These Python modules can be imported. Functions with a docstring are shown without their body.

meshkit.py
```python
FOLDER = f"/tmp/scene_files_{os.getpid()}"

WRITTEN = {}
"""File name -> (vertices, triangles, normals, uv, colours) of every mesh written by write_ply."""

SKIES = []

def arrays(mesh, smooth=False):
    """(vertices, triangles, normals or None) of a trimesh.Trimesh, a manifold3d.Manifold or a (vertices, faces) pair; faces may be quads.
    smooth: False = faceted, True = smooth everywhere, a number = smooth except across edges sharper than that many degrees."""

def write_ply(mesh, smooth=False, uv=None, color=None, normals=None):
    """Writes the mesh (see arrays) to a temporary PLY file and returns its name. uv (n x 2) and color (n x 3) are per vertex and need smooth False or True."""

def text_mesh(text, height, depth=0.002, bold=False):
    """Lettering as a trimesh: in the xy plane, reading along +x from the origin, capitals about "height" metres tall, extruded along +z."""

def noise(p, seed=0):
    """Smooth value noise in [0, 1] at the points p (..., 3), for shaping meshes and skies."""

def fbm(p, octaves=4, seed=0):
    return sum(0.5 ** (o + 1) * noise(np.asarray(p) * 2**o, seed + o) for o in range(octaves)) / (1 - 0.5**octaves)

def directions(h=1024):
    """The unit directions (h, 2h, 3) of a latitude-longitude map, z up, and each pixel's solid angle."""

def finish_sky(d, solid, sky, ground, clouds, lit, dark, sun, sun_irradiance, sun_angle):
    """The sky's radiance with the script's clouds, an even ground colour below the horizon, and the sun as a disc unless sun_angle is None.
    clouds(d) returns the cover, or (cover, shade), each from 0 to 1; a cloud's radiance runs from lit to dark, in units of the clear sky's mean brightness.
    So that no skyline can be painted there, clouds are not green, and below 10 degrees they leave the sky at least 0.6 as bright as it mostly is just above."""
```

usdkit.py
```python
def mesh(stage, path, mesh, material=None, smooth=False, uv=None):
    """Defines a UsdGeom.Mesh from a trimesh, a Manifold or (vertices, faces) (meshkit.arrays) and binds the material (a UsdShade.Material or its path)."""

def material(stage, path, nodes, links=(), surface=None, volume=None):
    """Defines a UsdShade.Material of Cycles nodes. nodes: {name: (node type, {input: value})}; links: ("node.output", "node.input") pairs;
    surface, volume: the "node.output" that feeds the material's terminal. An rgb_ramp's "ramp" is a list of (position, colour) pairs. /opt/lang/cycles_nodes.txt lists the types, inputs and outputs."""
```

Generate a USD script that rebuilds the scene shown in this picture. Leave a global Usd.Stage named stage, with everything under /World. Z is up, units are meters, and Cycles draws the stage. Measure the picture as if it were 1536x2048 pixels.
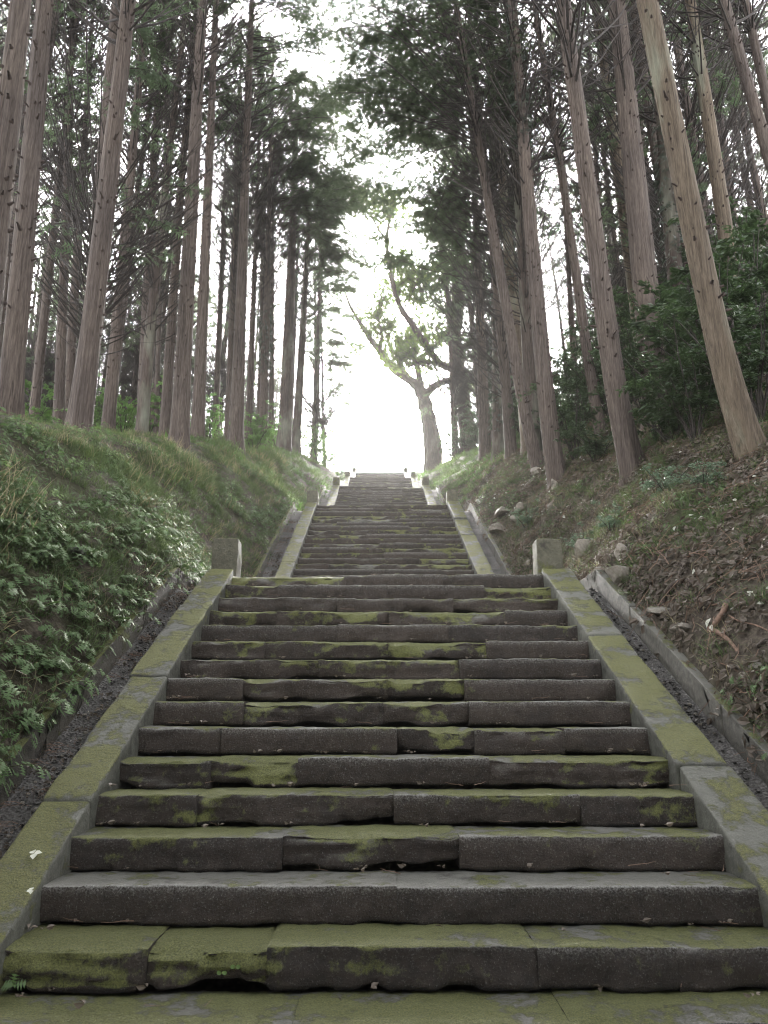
import math
import numpy as np
import trimesh
import usdkit
from meshkit import noise, fbm
from pxr import Usd, UsdGeom, UsdLux, UsdShade, Gf, Sdf, Vt

stage = Usd.Stage.CreateInMemory()
UsdGeom.SetStageUpAxis(stage, "Z")
UsdGeom.SetStageMetersPerUnit(stage, 1.0)
stage.SetDefaultPrim(UsdGeom.Xform.Define(stage, "/World").GetPrim())
UsdGeom.Scope.Define(stage, "/World/Looks")
T = Sdf.ValueTypeNames

# ------------------------------------------------------------------ camera, sky, sun, exposure
CAM = np.array([-0.11, 0.0, 1.92])
PITCH, YAW, FPX = math.radians(15.0), math.asin(0.0072), 1600.0
fwd = np.array([math.sin(YAW) * math.cos(PITCH), math.cos(YAW) * math.cos(PITCH), math.sin(PITCH)])
rgt = np.array([math.cos(YAW), -math.sin(YAW), 0.0])
upv = np.cross(rgt, fwd)
cam = UsdGeom.Camera.Define(stage, "/World/camera")
cam.CreateHorizontalApertureAttr(36.0)
cam.CreateVerticalApertureAttr(48.0)
cam.CreateFocalLengthAttr(36.0 * FPX / 1536.0)
cam.CreateClippingRangeAttr(Gf.Vec2f(0.05, 5000.0))
cam.AddTransformOp().Set(Gf.Matrix4d(*[float(x) for x in (*rgt, 0, *upv, 0, *(-fwd), 0, *CAM, 1)]))
cam.CreateExposureAttr(4.05)

SUN_EL, SUN_AZ = math.radians(27.5), math.radians(1.0)          # the bright part of the overcast, up the steps
sky_mat = usdkit.material(stage, "/World/Looks/overcast_sky", {
    "sky": ("sky_texture", {"sky_type": "single_scattering", "sun_disc": False, "sun_elevation": SUN_EL, "sun_rotation": SUN_AZ, "air_density": 1.0, "aerosol_density": 3.0}),
    "bw": ("rgb_to_bw", {}),
    "tc": ("texture_coordinate", {}),
    "n": ("noise_texture", {"scale": 2.2, "detail": 5.0, "roughness": 0.55}),
    "cr": ("map_range", {"from_min": 0.3, "from_max": 0.7, "to_min": 1.0, "to_max": 1.5}),
    "cl": ("combine_color", {}),
    "m": ("mix_color", {"fac": 0.88}),
    "mul": ("math", {"math_type": "multiply"}),
    "bg": ("background_shader", {"strength": 0.12})},
    [("sky.color", "bw.color"), ("tc.generated", "n.vector"), ("n.fac", "cr.value"), ("bw.val", "mul.value1"), ("cr.result", "mul.value2"),
     ("mul.value", "cl.r"), ("mul.value", "cl.g"), ("mul.value", "cl.b"), ("sky.color", "m.a"), ("cl.color", "m.b"), ("m.result", "bg.color")], surface="bg.background")
dome = UsdLux.DomeLight.Define(stage, "/World/sky")
UsdShade.MaterialBindingAPI.Apply(dome.GetPrim()).Bind(sky_mat)
dome.GetPrim().SetCustomDataByKey("kind", "structure")
sun = UsdLux.DistantLight.Define(stage, "/World/sun")
sun.CreateIntensityAttr(0.4)
sun.CreateAngleAttr(14.0)
sun.CreateNormalizeAttr(True)
sun.CreateColorAttr(Gf.Vec3f(1.0, 0.96, 0.9))
sun.AddRotateXYZOp().Set(Gf.Vec3f(math.degrees(SUN_EL) - 90.0, 0.0, 180.0 - math.degrees(SUN_AZ) + 180.0))
# light travels along -z of the prim: tilt so that -z points from the sky down the steps towards the viewer
sun.ClearXformOpOrder()
sd = np.array([math.sin(SUN_AZ) * math.cos(SUN_EL), math.cos(SUN_AZ) * math.cos(SUN_EL), math.sin(SUN_EL)])
sx = np.cross([0, 0, 1.0], sd); sx /= np.linalg.norm(sx); sy = np.cross(sd, sx)
sun.AddTransformOp().Set(Gf.Matrix4d(*[float(x) for x in (*sx, 0, *sy, 0, *sd, 0, 0, 0, 0, 1)]))

# ------------------------------------------------------------------ helpers
def ray(px, py):
    d = fwd * FPX + rgt * (px - 768.0) - upv * (py - 1024.0)
    return d / np.linalg.norm(d)

def at_y(px, py, y):
    d = ray(px, py)
    return CAM + d * (y - CAM[1]) / d[1]

def depth_of(p):
    return float((np.asarray(p) - CAM) @ fwd)

def pix(p):
    q = np.asarray(p) - CAM
    z = q @ fwd
    return 768 + FPX * (q @ rgt) / z, 1024 - FPX * (q @ upv) / z

_names = {}
def numbered(parent, name):
    k = (parent, name)
    n = _names.get(k, -1) + 1
    _names[k] = n
    return f"{parent}/{name}" + (f"_{n:03d}" if n else "")

def tag(p, label=None, cat=None, group=None, kind=None):
    for k, v in (("label", label), ("category", cat), ("group", group), ("kind", kind)):
        if v:
            p.SetCustomDataByKey(k, v)
    return p

def mat4(loc=(0, 0, 0), rz=0.0, s=(1, 1, 1), R=None):
    if R is None:
        c, q = math.cos(rz), math.sin(rz)
        R = np.array([[c, -q, 0], [q, c, 0], [0, 0, 1.0]])
    A = R @ np.diag(np.broadcast_to(s, 3).astype(float))
    return Gf.Matrix4d(*[float(x) for x in (*A[:, 0], 0, *A[:, 1], 0, *A[:, 2], 0, *loc, 1)])

class Thing:
    def __init__(self, name, label, cat, loc=(0, 0, 0), group=None, M=None, kind=None, parent="/World"):
        self.path = numbered(parent, name)
        self.loc = np.asarray(loc, float)
        x = UsdGeom.Xform.Define(stage, self.path)
        x.AddTransformOp().Set(M if M is not None else mat4(loc))
        self.prim = tag(x.GetPrim(), label, cat, group, kind)

    def part(self, name, v, f, mat, smooth=True, world=False, label=None, kind=None, prim=None, under=None):
        v = np.asarray(v, float) - (self.loc if world else 0)
        return put(numbered(under or self.path, name), v, f, mat, smooth, label=label, kind=kind, primvars=prim)

def put(path, v, f, mat, smooth=True, label=None, cat=None, group=None, kind=None, primvars=None):
    m = usdkit.mesh(stage, path, (v, f), mat, smooth=smooth)
    for k, a in (primvars or {}).items():
        a = np.asarray(a, np.float32)
        UsdGeom.PrimvarsAPI(m).CreatePrimvar(k, T.FloatArray, "vertex").Set(Vt.FloatArray.FromNumpy(a))
    tag(m.GetPrim(), label, cat, group, kind)
    return path

def top(name, v, f, mat, smooth=True, **kw):
    return put(numbered("/World", name), v, f, mat, smooth, **kw)

def dup(src, name, M, label=None, cat=None, group=None):
    path = numbered("/World", name)
    x = UsdGeom.Xform.Define(stage, path)
    x.GetPrim().GetReferences().AddInternalReference(src)
    x.GetPrim().SetInstanceable(True)
    x.ClearXformOpOrder() if False else None
    op = x.GetPrim().GetAttribute("xformOp:transform")
    op.Set(M)
    tag(x.GetPrim(), label, cat, group)
    return path

def quads_grid(nu, nv, close_v=False):
    i, j = np.meshgrid(np.arange(nu - 1), np.arange(nv if close_v else nv - 1), indexing="ij")
    jn = (j + 1) % nv
    q = np.stack([i * nv + j, (i + 1) * nv + j, (i + 1) * nv + jn, i * nv + jn], -1).reshape(-1, 4)
    return np.vstack([q[:, [0, 1, 2]], q[:, [0, 2, 3]]])

def outward(v, f):
    a, b, c = v[f[:, 0]], v[f[:, 1]], v[f[:, 2]]
    return f if np.einsum("ij,ij->", a - v.mean(0), np.cross(b - v.mean(0), c - v.mean(0))) > 0 else f[:, ::-1]

def tubes(P, R, sides=4):
    """P (m,n,3) paths, R (m,n) radii -> one mesh of m tubes."""
    P, R = np.asarray(P, float), np.asarray(R, float)
    m, n, _ = P.shape
    t = np.gradient(P, axis=1)
    t /= np.linalg.norm(t, axis=2, keepdims=True) + 1e-9
    ref = np.where(np.abs(t[..., 2:]) < 0.9, [0, 0, 1.0], [1.0, 0, 0])
    a = np.cross(t, ref); a /= np.linalg.norm(a, axis=2, keepdims=True) + 1e-9
    b = np.cross(t, a)
    th = np.arange(sides) * 2 * math.pi / sides
    v = P[:, :, None] + R[:, :, None, None] * (np.cos(th)[None, None, :, None] * a[:, :, None] + np.sin(th)[None, None, :, None] * b[:, :, None])
    f = quads_grid(n, sides, True)[:, ::-1]
    F = (f[None] + (np.arange(m) * n * sides)[:, None, None]).reshape(-1, 3)
    return v.reshape(-1, 3), F

def scatter(tv, tf, A, p):
    """template (k,3) placed by matrices A (m,3,3) and positions p (m,3)."""
    v = np.einsum("mij,kj->mki", A, tv) + p[:, None]
    F = (tf[None] + (np.arange(len(p)) * len(tv))[:, None, None]).reshape(-1, 3)
    return v.reshape(-1, 3), F

def frames(d, n):
    """columns: side, d, normal; d (m,3) axis, n (m,3) rough normal."""
    d = d / (np.linalg.norm(d, axis=1, keepdims=True) + 1e-9)
    s = np.cross(d, n); s /= np.linalg.norm(s, axis=1, keepdims=True) + 1e-9
    return np.stack([s, d, np.cross(s, d)], -1)

def join(parts):
    vs, fs, n = [], [], 0
    for v, f in parts:
        vs.append(v); fs.append(np.asarray(f) + n); n += len(v)
    return np.vstack(vs), np.vstack(fs)

def rough_box(sx, sy, sz, res, bev, amp, seed, freq=6.0):
    """box with rounded, uneven faces; base centre at the origin."""
    h = np.array([sx, sy, sz]) / 2
    n = [max(2, int(round(s / res)) + 1) for s in (sx, sy, sz)]
    parts = []
    for ax in range(3):
        u, w = [k for k in range(3) if k != ax]
        for sg in (-1, 1):
            def knots(k):
                x = np.linspace(-h[k], h[k], n[k])
                return np.unique(np.concatenate([x, [-h[k] + bev * .5, -h[k] + bev, h[k] - bev * .5, h[k] - bev]]))
            a, b = np.meshgrid(knots(u), knots(w), indexing="ij")
            p = np.zeros(a.shape + (3,)); p[..., u], p[..., w], p[..., ax] = a, b, sg * h[ax]
            f = quads_grid(*a.shape)
            parts.append((p.reshape(-1, 3), outward(p.reshape(-1, 3) + 0, f) if False else f))
    v, f = join(parts)
    m = trimesh.Trimesh(v, f, process=False); m.merge_vertices(digits_vertex=5)
    v, f = np.array(m.vertices), np.array(m.faces)
    inner = np.clip(v, -(h - bev), h - bev)
    d = v - inner
    L = np.linalg.norm(d, axis=1, keepdims=True)
    v = np.where(L > 1e-9, inner + bev * d / np.maximum(L, 1e-9), v)
    nrm = np.where(L > 1e-9, d / np.maximum(L, 1e-9), 0)
    k = fbm(v * freq + seed * 7.3, 3, seed) - 0.5
    v = v + nrm * (k * 2 * amp)[:, None]
    # consistent winding
    c = v[f].mean(1); fn = np.cross(v[f[:, 1]] - v[f[:, 0]], v[f[:, 2]] - v[f[:, 0]])
    bad = np.einsum("ij,ij->i", fn, c) < 0
    f[bad] = f[bad][:, ::-1]
    v[:, 2] += sz / 2
    return v, f

# ------------------------------------------------------------------ materials
LK = "/World/Looks/"
def stone_mat(name, dark, light, moss_bias, moss_col=((0.042, 0.048, 0.012), (0.15, 0.152, 0.046)), top_light=0.5, speck=0.24):
    return usdkit.material(stage, LK + name, {
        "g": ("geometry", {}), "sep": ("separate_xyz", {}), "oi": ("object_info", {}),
        "att": ("attribute", {"attribute": "moss"}), "ate": ("attribute", {"attribute": "edge"}), "n4": ("noise_texture", {"scale": 95.0, "detail": 4.0, "roughness": 0.75}),
        "em": ("math", {"math_type": "multiply"}), "er": ("map_range", {"from_min": 0.38, "from_max": 0.62, "to_min": 0.0, "to_max": 0.8}), "ec": ("mix_color", {"b": (0.34, 0.33, 0.31)}),
        "n1": ("noise_texture", {"scale": 3.1, "detail": 7.0, "roughness": 0.62}),
        "n2": ("noise_texture", {"scale": 17.0, "detail": 8.0, "roughness": 0.7}),
        "n3": ("noise_texture", {"scale": 130.0, "detail": 3.0, "roughness": 0.6}),
        "vor": ("voronoi_texture", {"scale": 85.0}),
        "rnd": ("map_range", {"from_min": 0, "from_max": 1, "to_min": -0.12, "to_max": 0.12}),
        "addr": ("math", {"math_type": "add"}),
        "base": ("rgb_ramp", {"ramp": [(0.25, dark), (0.52, tuple(0.5 * (a + b) for a, b in zip(dark, light))), (0.78, light)]}),
        "upm": ("map_range", {"range_type": "smoothstep", "from_min": 0.25, "from_max": 0.9, "to_min": 0.0, "to_max": top_light}),  # upward faces paler: worn lichen grey plus skylight painted into the colour
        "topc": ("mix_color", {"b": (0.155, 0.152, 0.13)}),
        "spk": ("map_range", {"from_min": 0.57, "from_max": 0.66, "to_min": 0.0, "to_max": speck}),
        "spc": ("mix_color", {"b": (0.30, 0.29, 0.27)}),
        "drk": ("map_range", {"from_min": 0.30, "from_max": 0.42, "to_min": 0.75, "to_max": 0.0}),
        "dkc": ("mix_color", {"b": (0.018, 0.014, 0.012)}),
        "mn": ("noise_texture", {"scale": 2.6, "detail": 8.0, "roughness": 0.7}), "mk": ("map_range", {"from_min": 0.3, "from_max": 0.7, "to_min": 0.06, "to_max": 0.94}),
        "mz": ("map_range", {"from_min": -0.3, "from_max": 1.0, "to_min": -0.40, "to_max": 0.11}),
        "ma": ("math", {"math_type": "add"}), "mb": ("math", {"math_type": "add"}), "mc": ("math", {"math_type": "add", "value2": moss_bias}),
        "md": ("math", {"math_type": "multiply_add", "value2": 0.52}),
        "mm": ("map_range", {"range_type": "smoothstep", "from_min": 0.64, "from_max": 0.82, "to_min": 0.0, "to_max": 0.94}),
        "mcol": ("rgb_ramp", {"ramp": [(0.3, moss_col[0]), (0.7, moss_col[1])]}),
        "fin": ("mix_color", {}),
        "hsum": ("math", {"math_type": "multiply_add", "value2": 0.55}),
        "b1": ("bump", {"strength": 1.0, "distance": 0.03}),
        "b2": ("bump", {"strength": 1.0, "distance": 0.012}),
        "p": ("principled_bsdf", {"roughness": 0.82, "specular_ior_level": 0.35})},
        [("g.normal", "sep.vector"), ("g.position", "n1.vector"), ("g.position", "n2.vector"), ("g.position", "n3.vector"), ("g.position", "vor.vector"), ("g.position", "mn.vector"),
         ("oi.random", "rnd.value"), ("n2.fac", "addr.value1"), ("rnd.result", "addr.value2"), ("addr.value", "base.fac"),
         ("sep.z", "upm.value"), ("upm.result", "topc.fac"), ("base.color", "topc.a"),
         ("n4.fac", "spk.value"), ("spk.result", "spc.fac"), ("topc.result", "spc.a"), ("g.position", "n4.vector"), ("n4.fac", "er.value"), ("er.result", "em.value1"), ("ate.fac", "em.value2"), ("em.value", "ec.fac"), ("spc.result", "ec.a"),
         ("n1.fac", "drk.value"), ("drk.result", "dkc.fac"), ("ec.result", "dkc.a"),
         ("sep.z", "mz.value"), ("mn.fac", "mk.value"), ("mk.result", "ma.value1"), ("mz.result", "ma.value2"), ("ma.value", "mb.value1"), ("att.fac", "mb.value2"), ("mb.value", "mc.value1"),
         ("n2.fac", "md.value1"), ("mc.value", "md.value3"), ("md.value", "mm.value"),
         ("n3.fac", "mcol.fac"), ("mm.result", "fin.fac"), ("dkc.result", "fin.a"), ("mcol.color", "fin.b"),
         ("mm.result", "hsum.value1"), ("n2.fac", "hsum.value3"), ("hsum.value", "b1.height"), ("n4.fac", "b2.height"), ("b1.normal", "b2.normal"),
         ("fin.result", "p.base_color"), ("b2.normal", "p.normal")], surface="p.BSDF")

M_step = stone_mat("step_stone", (0.012, 0.008, 0.0055), (0.046, 0.033, 0.024), -0.03, top_light=0.72)  # dark damp risers, pale worn treads; part of their light contrast is painted in
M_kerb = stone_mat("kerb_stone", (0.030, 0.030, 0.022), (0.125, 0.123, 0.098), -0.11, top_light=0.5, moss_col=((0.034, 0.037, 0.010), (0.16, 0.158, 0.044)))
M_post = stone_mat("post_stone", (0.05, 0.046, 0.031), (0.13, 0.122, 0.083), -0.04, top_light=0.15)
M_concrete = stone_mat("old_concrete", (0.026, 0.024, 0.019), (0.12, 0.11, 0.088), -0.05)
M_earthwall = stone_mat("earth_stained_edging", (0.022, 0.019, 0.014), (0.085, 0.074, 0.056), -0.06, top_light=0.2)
M_rock = stone_mat("field_stone", (0.10, 0.085, 0.065), (0.34, 0.30, 0.25), -0.27, speck=0.2)

def ground_mat():
    return usdkit.material(stage, LK + "forest_earth", {
        "g": ("geometry", {}),
        "n1": ("noise_texture", {"scale": 0.9, "detail": 6.0, "roughness": 0.6}),
        "n2": ("noise_texture", {"scale": 14.0, "detail": 8.0, "roughness": 0.7}),
        "v": ("voronoi_texture", {"scale": 26.0}),
        "c1": ("rgb_ramp", {"ramp": [(0.25, (0.018, 0.014, 0.011)), (0.5, (0.065, 0.053, 0.041)), (0.8, (0.15, 0.125, 0.095))]}),
        "c2": ("rgb_ramp", {"ramp": [(0.3, (0.016, 0.020, 0.008)), (0.75, (0.05, 0.062, 0.02))]}),
        "mk": ("map_range", {"from_min": 0.42, "from_max": 0.62, "to_min": 0.0, "to_max": 0.75}),
        "mx": ("mix_color", {}), "b": ("bump", {"strength": 1.0, "distance": 0.05}),
        "p": ("principled_bsdf", {"roughness": 0.95, "specular_ior_level": 0.15})},
        [("g.position", "n1.vector"), ("g.position", "n2.vector"), ("g.position", "v.vector"), ("n2.fac", "c1.fac"), ("n2.fac", "c2.fac"), ("n1.fac", "mk.value"),
         ("mk.result", "mx.fac"), ("c1.color", "mx.a"), ("c2.color", "mx.b"), ("n2.fac", "b.height"), ("mx.result", "p.base_color"), ("b.normal", "p.normal")], surface="p.BSDF")
M_ground = ground_mat()

def gravel_mat():
    return usdkit.material(stage, LK + "gutter_gravel", {
        "g": ("geometry", {}), "v": ("voronoi_texture", {"scale": 42.0}), "n": ("noise_texture", {"scale": 3.0, "detail": 6.0}), "n2": ("noise_texture", {"scale": 60.0, "detail": 4.0}),
        "c": ("rgb_ramp", {"ramp": [(0.2, (0.03, 0.026, 0.024)), (0.55, (0.085, 0.078, 0.072)), (0.85, (0.19, 0.18, 0.17))]}),
        "dk": ("mix_color", {"blend_type": "multiply", "fac": 0.7}), "r": ("rgb_ramp", {"ramp": [(0.3, (0.25, 0.24, 0.2)), (0.65, (1, 1, 1))]}),
        "b": ("bump", {"strength": 1.0, "distance": 0.02}), "p": ("principled_bsdf", {"roughness": 0.85})},
        [("g.position", "v.vector"), ("g.position", "n.vector"), ("g.position", "n2.vector"), ("n2.fac", "c.fac"), ("n.fac", "r.fac"), ("c.color", "dk.a"), ("r.color", "dk.b"),
         ("v.distance", "b.height"), ("dk.result", "p.base_color"), ("b.normal", "p.normal")], surface="p.BSDF")
M_gravel = gravel_mat()

def bark_mat(name, dark, mid, light, lichen=0.0):
    return usdkit.material(stage, LK + name, {
        "tc": ("texture_coordinate", {}), "oi": ("object_info", {}), "off": ("vector_math", {"vector_math_type": "add"}) if False else ("vector_math", {"math_type": "add"}),
        "sc": ("vector_math", {"math_type": "scale", "scale": 60.0}), "cx": ("combine_xyz", {}),
        "m1": ("mapping", {"scale": (34.0, 34.0, 1.6)}), "m2": ("mapping", {"scale": (90.0, 90.0, 7.0)}), "m3": ("mapping", {"scale": (2.0, 2.0, 0.6)}),
        "n1": ("noise_texture", {"scale": 1.0, "detail": 5.0, "roughness": 0.6, "distortion": 0.6}),
        "n2": ("noise_texture", {"scale": 1.0, "detail": 4.0, "roughness": 0.6}),
        "n3": ("noise_texture", {"scale": 1.0, "detail": 4.0}),
        "mxh": ("mix_float", {"fac": 0.38}),
        "c": ("rgb_ramp", {"ramp": [(0.30, dark), (0.48, mid), (0.72, light)]}),
        "tn": ("rgb_ramp", {"ramp": [(0.3, (0.78, 0.76, 0.76)), (0.7, (1.12, 1.08, 1.02))]}),
        "mul": ("mix_color", {"blend_type": "multiply", "fac": 1.0, "use_clamp": False}),
        "lr": ("map_range", {"from_min": 0.5, "from_max": 0.68, "to_min": 0.0, "to_max": lichen}),
        "lc": ("mix_color", {"b": (0.20, 0.22, 0.17)}),
        "b": ("bump", {"strength": 0.9, "distance": 0.03}),
        "p": ("principled_bsdf", {"roughness": 0.9, "specular_ior_level": 0.2})},
        [("oi.random", "cx.x"), ("oi.random", "cx.z"), ("cx.vector", "sc.vector1"), ("tc.object", "off.vector1"), ("sc.vector", "off.vector2"),
         ("off.vector", "m1.vector"), ("off.vector", "m2.vector"), ("off.vector", "m3.vector"), ("m1.vector", "n1.vector"), ("m2.vector", "n2.vector"), ("m3.vector", "n3.vector"),
         ("n1.fac", "mxh.a"), ("n2.fac", "mxh.b"), ("mxh.result", "c.fac"), ("n3.fac", "tn.fac"), ("c.color", "mul.a"), ("tn.color", "mul.b"),
         ("n3.fac", "lr.value"), ("lr.result", "lc.fac"), ("mul.result", "lc.a"), ("mxh.result", "b.height"), ("lc.result", "p.base_color"), ("b.normal", "p.normal")], surface="p.BSDF")
M_bark = bark_mat("red_brown_bark", (0.018, 0.014, 0.012), (0.064, 0.051, 0.044), (0.13, 0.108, 0.096))
M_bark_tan = bark_mat("tan_bark", (0.032, 0.024, 0.018), (0.095, 0.075, 0.055), (0.17, 0.14, 0.108), 0.5)
M_bark_dark = bark_mat("dark_bark", (0.02, 0.016, 0.014), (0.06, 0.047, 0.04), (0.11, 0.09, 0.078), 0.4)
M_bark_grey = bark_mat("grey_bark", (0.05, 0.047, 0.042), (0.14, 0.13, 0.11), (0.24, 0.23, 0.2), 0.6)

def plain_mat(name, col, rough=0.85, scale=25.0, var=0.4):
    return usdkit.material(stage, LK + name, {
        "g": ("geometry", {}), "n": ("noise_texture", {"scale": scale, "detail": 4.0}),
        "c": ("rgb_ramp", {"ramp": [(0.3, tuple(x * (1 - var) for x in col)), (0.7, tuple(x * (1 + var) for x in col))]}),
        "p": ("principled_bsdf", {"roughness": rough, "specular_ior_level": 0.25})},
        [("g.position", "n.vector"), ("n.fac", "c.fac"), ("c.color", "p.base_color")], surface="p.BSDF")
M_twig = plain_mat("dead_twig", (0.030, 0.024, 0.021))
M_stub = plain_mat("branch_stub_wood", (0.045, 0.032, 0.027))
M_root = plain_mat("root_wood", (0.14, 0.09, 0.065), scale=40)
M_stem = plain_mat("green_stem", (0.06, 0.06, 0.03))

def leaf_mat(name, c0, c1, rough=0.5, trans=0.35, tcol=None, spec=0.4):
    tcol = tcol or tuple(min(1, 2.2 * x) for x in c1)
    return usdkit.material(stage, LK + name, {
        "g": ("geometry", {}), "n": ("noise_texture", {"scale": 0.8, "detail": 3.0}), "oi": ("object_info", {}),
        "mf": ("mix_float", {"fac": 0.45}),
        "c": ("rgb_ramp", {"ramp": [(0.1, c0), (0.85, c1)]}),
        "tm": ("mix_color", {"blend_type": "multiply", "fac": 1.0, "b": tuple(t / max(c, 1e-3) for t, c in zip(tcol, c1)), "use_clamp": False}),
        "t": ("translucent_bsdf", {}),
        "p": ("principled_bsdf", {"roughness": rough, "specular_ior_level": spec}),
        "mx": ("mix_closure", {"fac": trans})},
        [("g.position", "n.vector"), ("g.random_per_island", "mf.a"), ("n.fac", "mf.b"), ("mf.result", "c.fac"), ("c.color", "p.base_color"), ("c.color", "tm.a"), ("tm.result", "t.color"),
         ("p.BSDF", "mx.closure1"), ("t.BSDF", "mx.closure2")], surface="mx.closure")
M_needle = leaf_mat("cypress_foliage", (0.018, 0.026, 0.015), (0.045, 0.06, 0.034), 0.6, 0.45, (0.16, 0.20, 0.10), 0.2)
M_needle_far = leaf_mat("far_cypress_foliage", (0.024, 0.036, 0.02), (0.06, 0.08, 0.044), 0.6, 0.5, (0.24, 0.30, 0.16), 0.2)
M_broad = leaf_mat("yellow_green_leaf", (0.05, 0.075, 0.018), (0.11, 0.14, 0.035), 0.5, 0.35, (0.22, 0.28, 0.06))
M_fresh = leaf_mat("fresh_green_leaf", (0.04, 0.075, 0.02), (0.09, 0.14, 0.04), 0.5, 0.45, (0.20, 0.32, 0.08))
M_shrub = leaf_mat("evergreen_shrub_leaf", (0.035, 0.055, 0.026), (0.115, 0.155, 0.08), 0.42, 0.35, (0.09, 0.14, 0.05), 0.5)
M_shrub_pale = leaf_mat("pale_shrub_leaf", (0.06, 0.09, 0.055), (0.13, 0.18, 0.12), 0.35, 0.25, None, 0.5)
M_grass = leaf_mat("bank_grass", (0.065, 0.098, 0.038), (0.20, 0.25, 0.12), 0.6, 0.4, (0.20, 0.25, 0.09), 0.2)
M_straw = leaf_mat("dry_straw", (0.13, 0.11, 0.06), (0.30, 0.27, 0.17), 0.6, 0.3)
M_plant = leaf_mat("jagged_plant_leaf", (0.07, 0.11, 0.048), (0.175, 0.23, 0.118), 0.66, 0.32, (0.16, 0.23, 0.09), 0.08)
M_plant_bright = leaf_mat("bright_plant_leaf", (0.06, 0.10, 0.03), (0.15, 0.21, 0.07), 0.45, 0.35)
M_litter = leaf_mat("leaf_litter", (0.055, 0.042, 0.032), (0.30, 0.245, 0.19), 0.6, 0.1, None, 0.35)
M_ivy = leaf_mat("ivy_leaf", (0.015, 0.024, 0.013), (0.035, 0.05, 0.026), 0.4, 0.15, None, 0.4)
M_white_leaf = leaf_mat("bleached_leaf", (0.45, 0.45, 0.38), (0.62, 0.62, 0.55), 0.6, 0.2)

# ------------------------------------------------------------------ the lie of the land
RISE, TREAD, W = 0.191, 0.368, 3.6
D0, H0 = 9.158, 1.715 + CAM[2]                       # last nosing of the first flight
FL = [(D0 + 12.1 * i, H0 + 4.202 * i, 19 if i == 0 else 22) for i in range(5)]
def g_of(y):
    y = np.asarray(y, float)
    z = np.full(y.shape, -0.3)
    for i, (d, h, n) in enumerate(FL):
        z = np.where(y > d - TREAD * n, np.minimum(h, h - (d - y) * RISE / TREAD), z)
        z = np.where(y > d, h, z)
    return z
def s_of(y):
    return np.clip(H0 + 0.3473 * (np.asarray(y, float) - 11.2), 0.0, FL[-1][1] + 0.05)
def sm(t):
    t = np.clip(t, 0, 1)
    return t * t * (3 - 2 * t)
X0 = 2.48
def bank(u, y, left):
    y = np.asarray(y, float)
    if left:
        A = np.interp(y, [0, 8, 12, 20, 40, 50, 58], [2.7, 2.7, 2.5, 2.42, 2.3, 1.6, 0.5])
        t = np.clip(u / 2.3, 0, 1)
        return A * (1.4 * t - 0.4 * t ** 3) + np.clip(u - 2.3, 0, None) * 0.05
    A = np.interp(y, [0, 10, 20, 40, 50, 58], [2.1, 2.2, 2.15, 1.95, 1.5, 0.6])
    t = np.clip(u / 1.9, 0, 1)
    k = np.interp(y, [0, 40, 58], [1, 0.8, 0.3])
    return A * (1.15 * t - 0.15 * t ** 3) + (np.clip(u - 1.9, 0, 9) * 0.64 + np.clip(u - 10.9, 0, 40) * 0.12) * k
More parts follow.
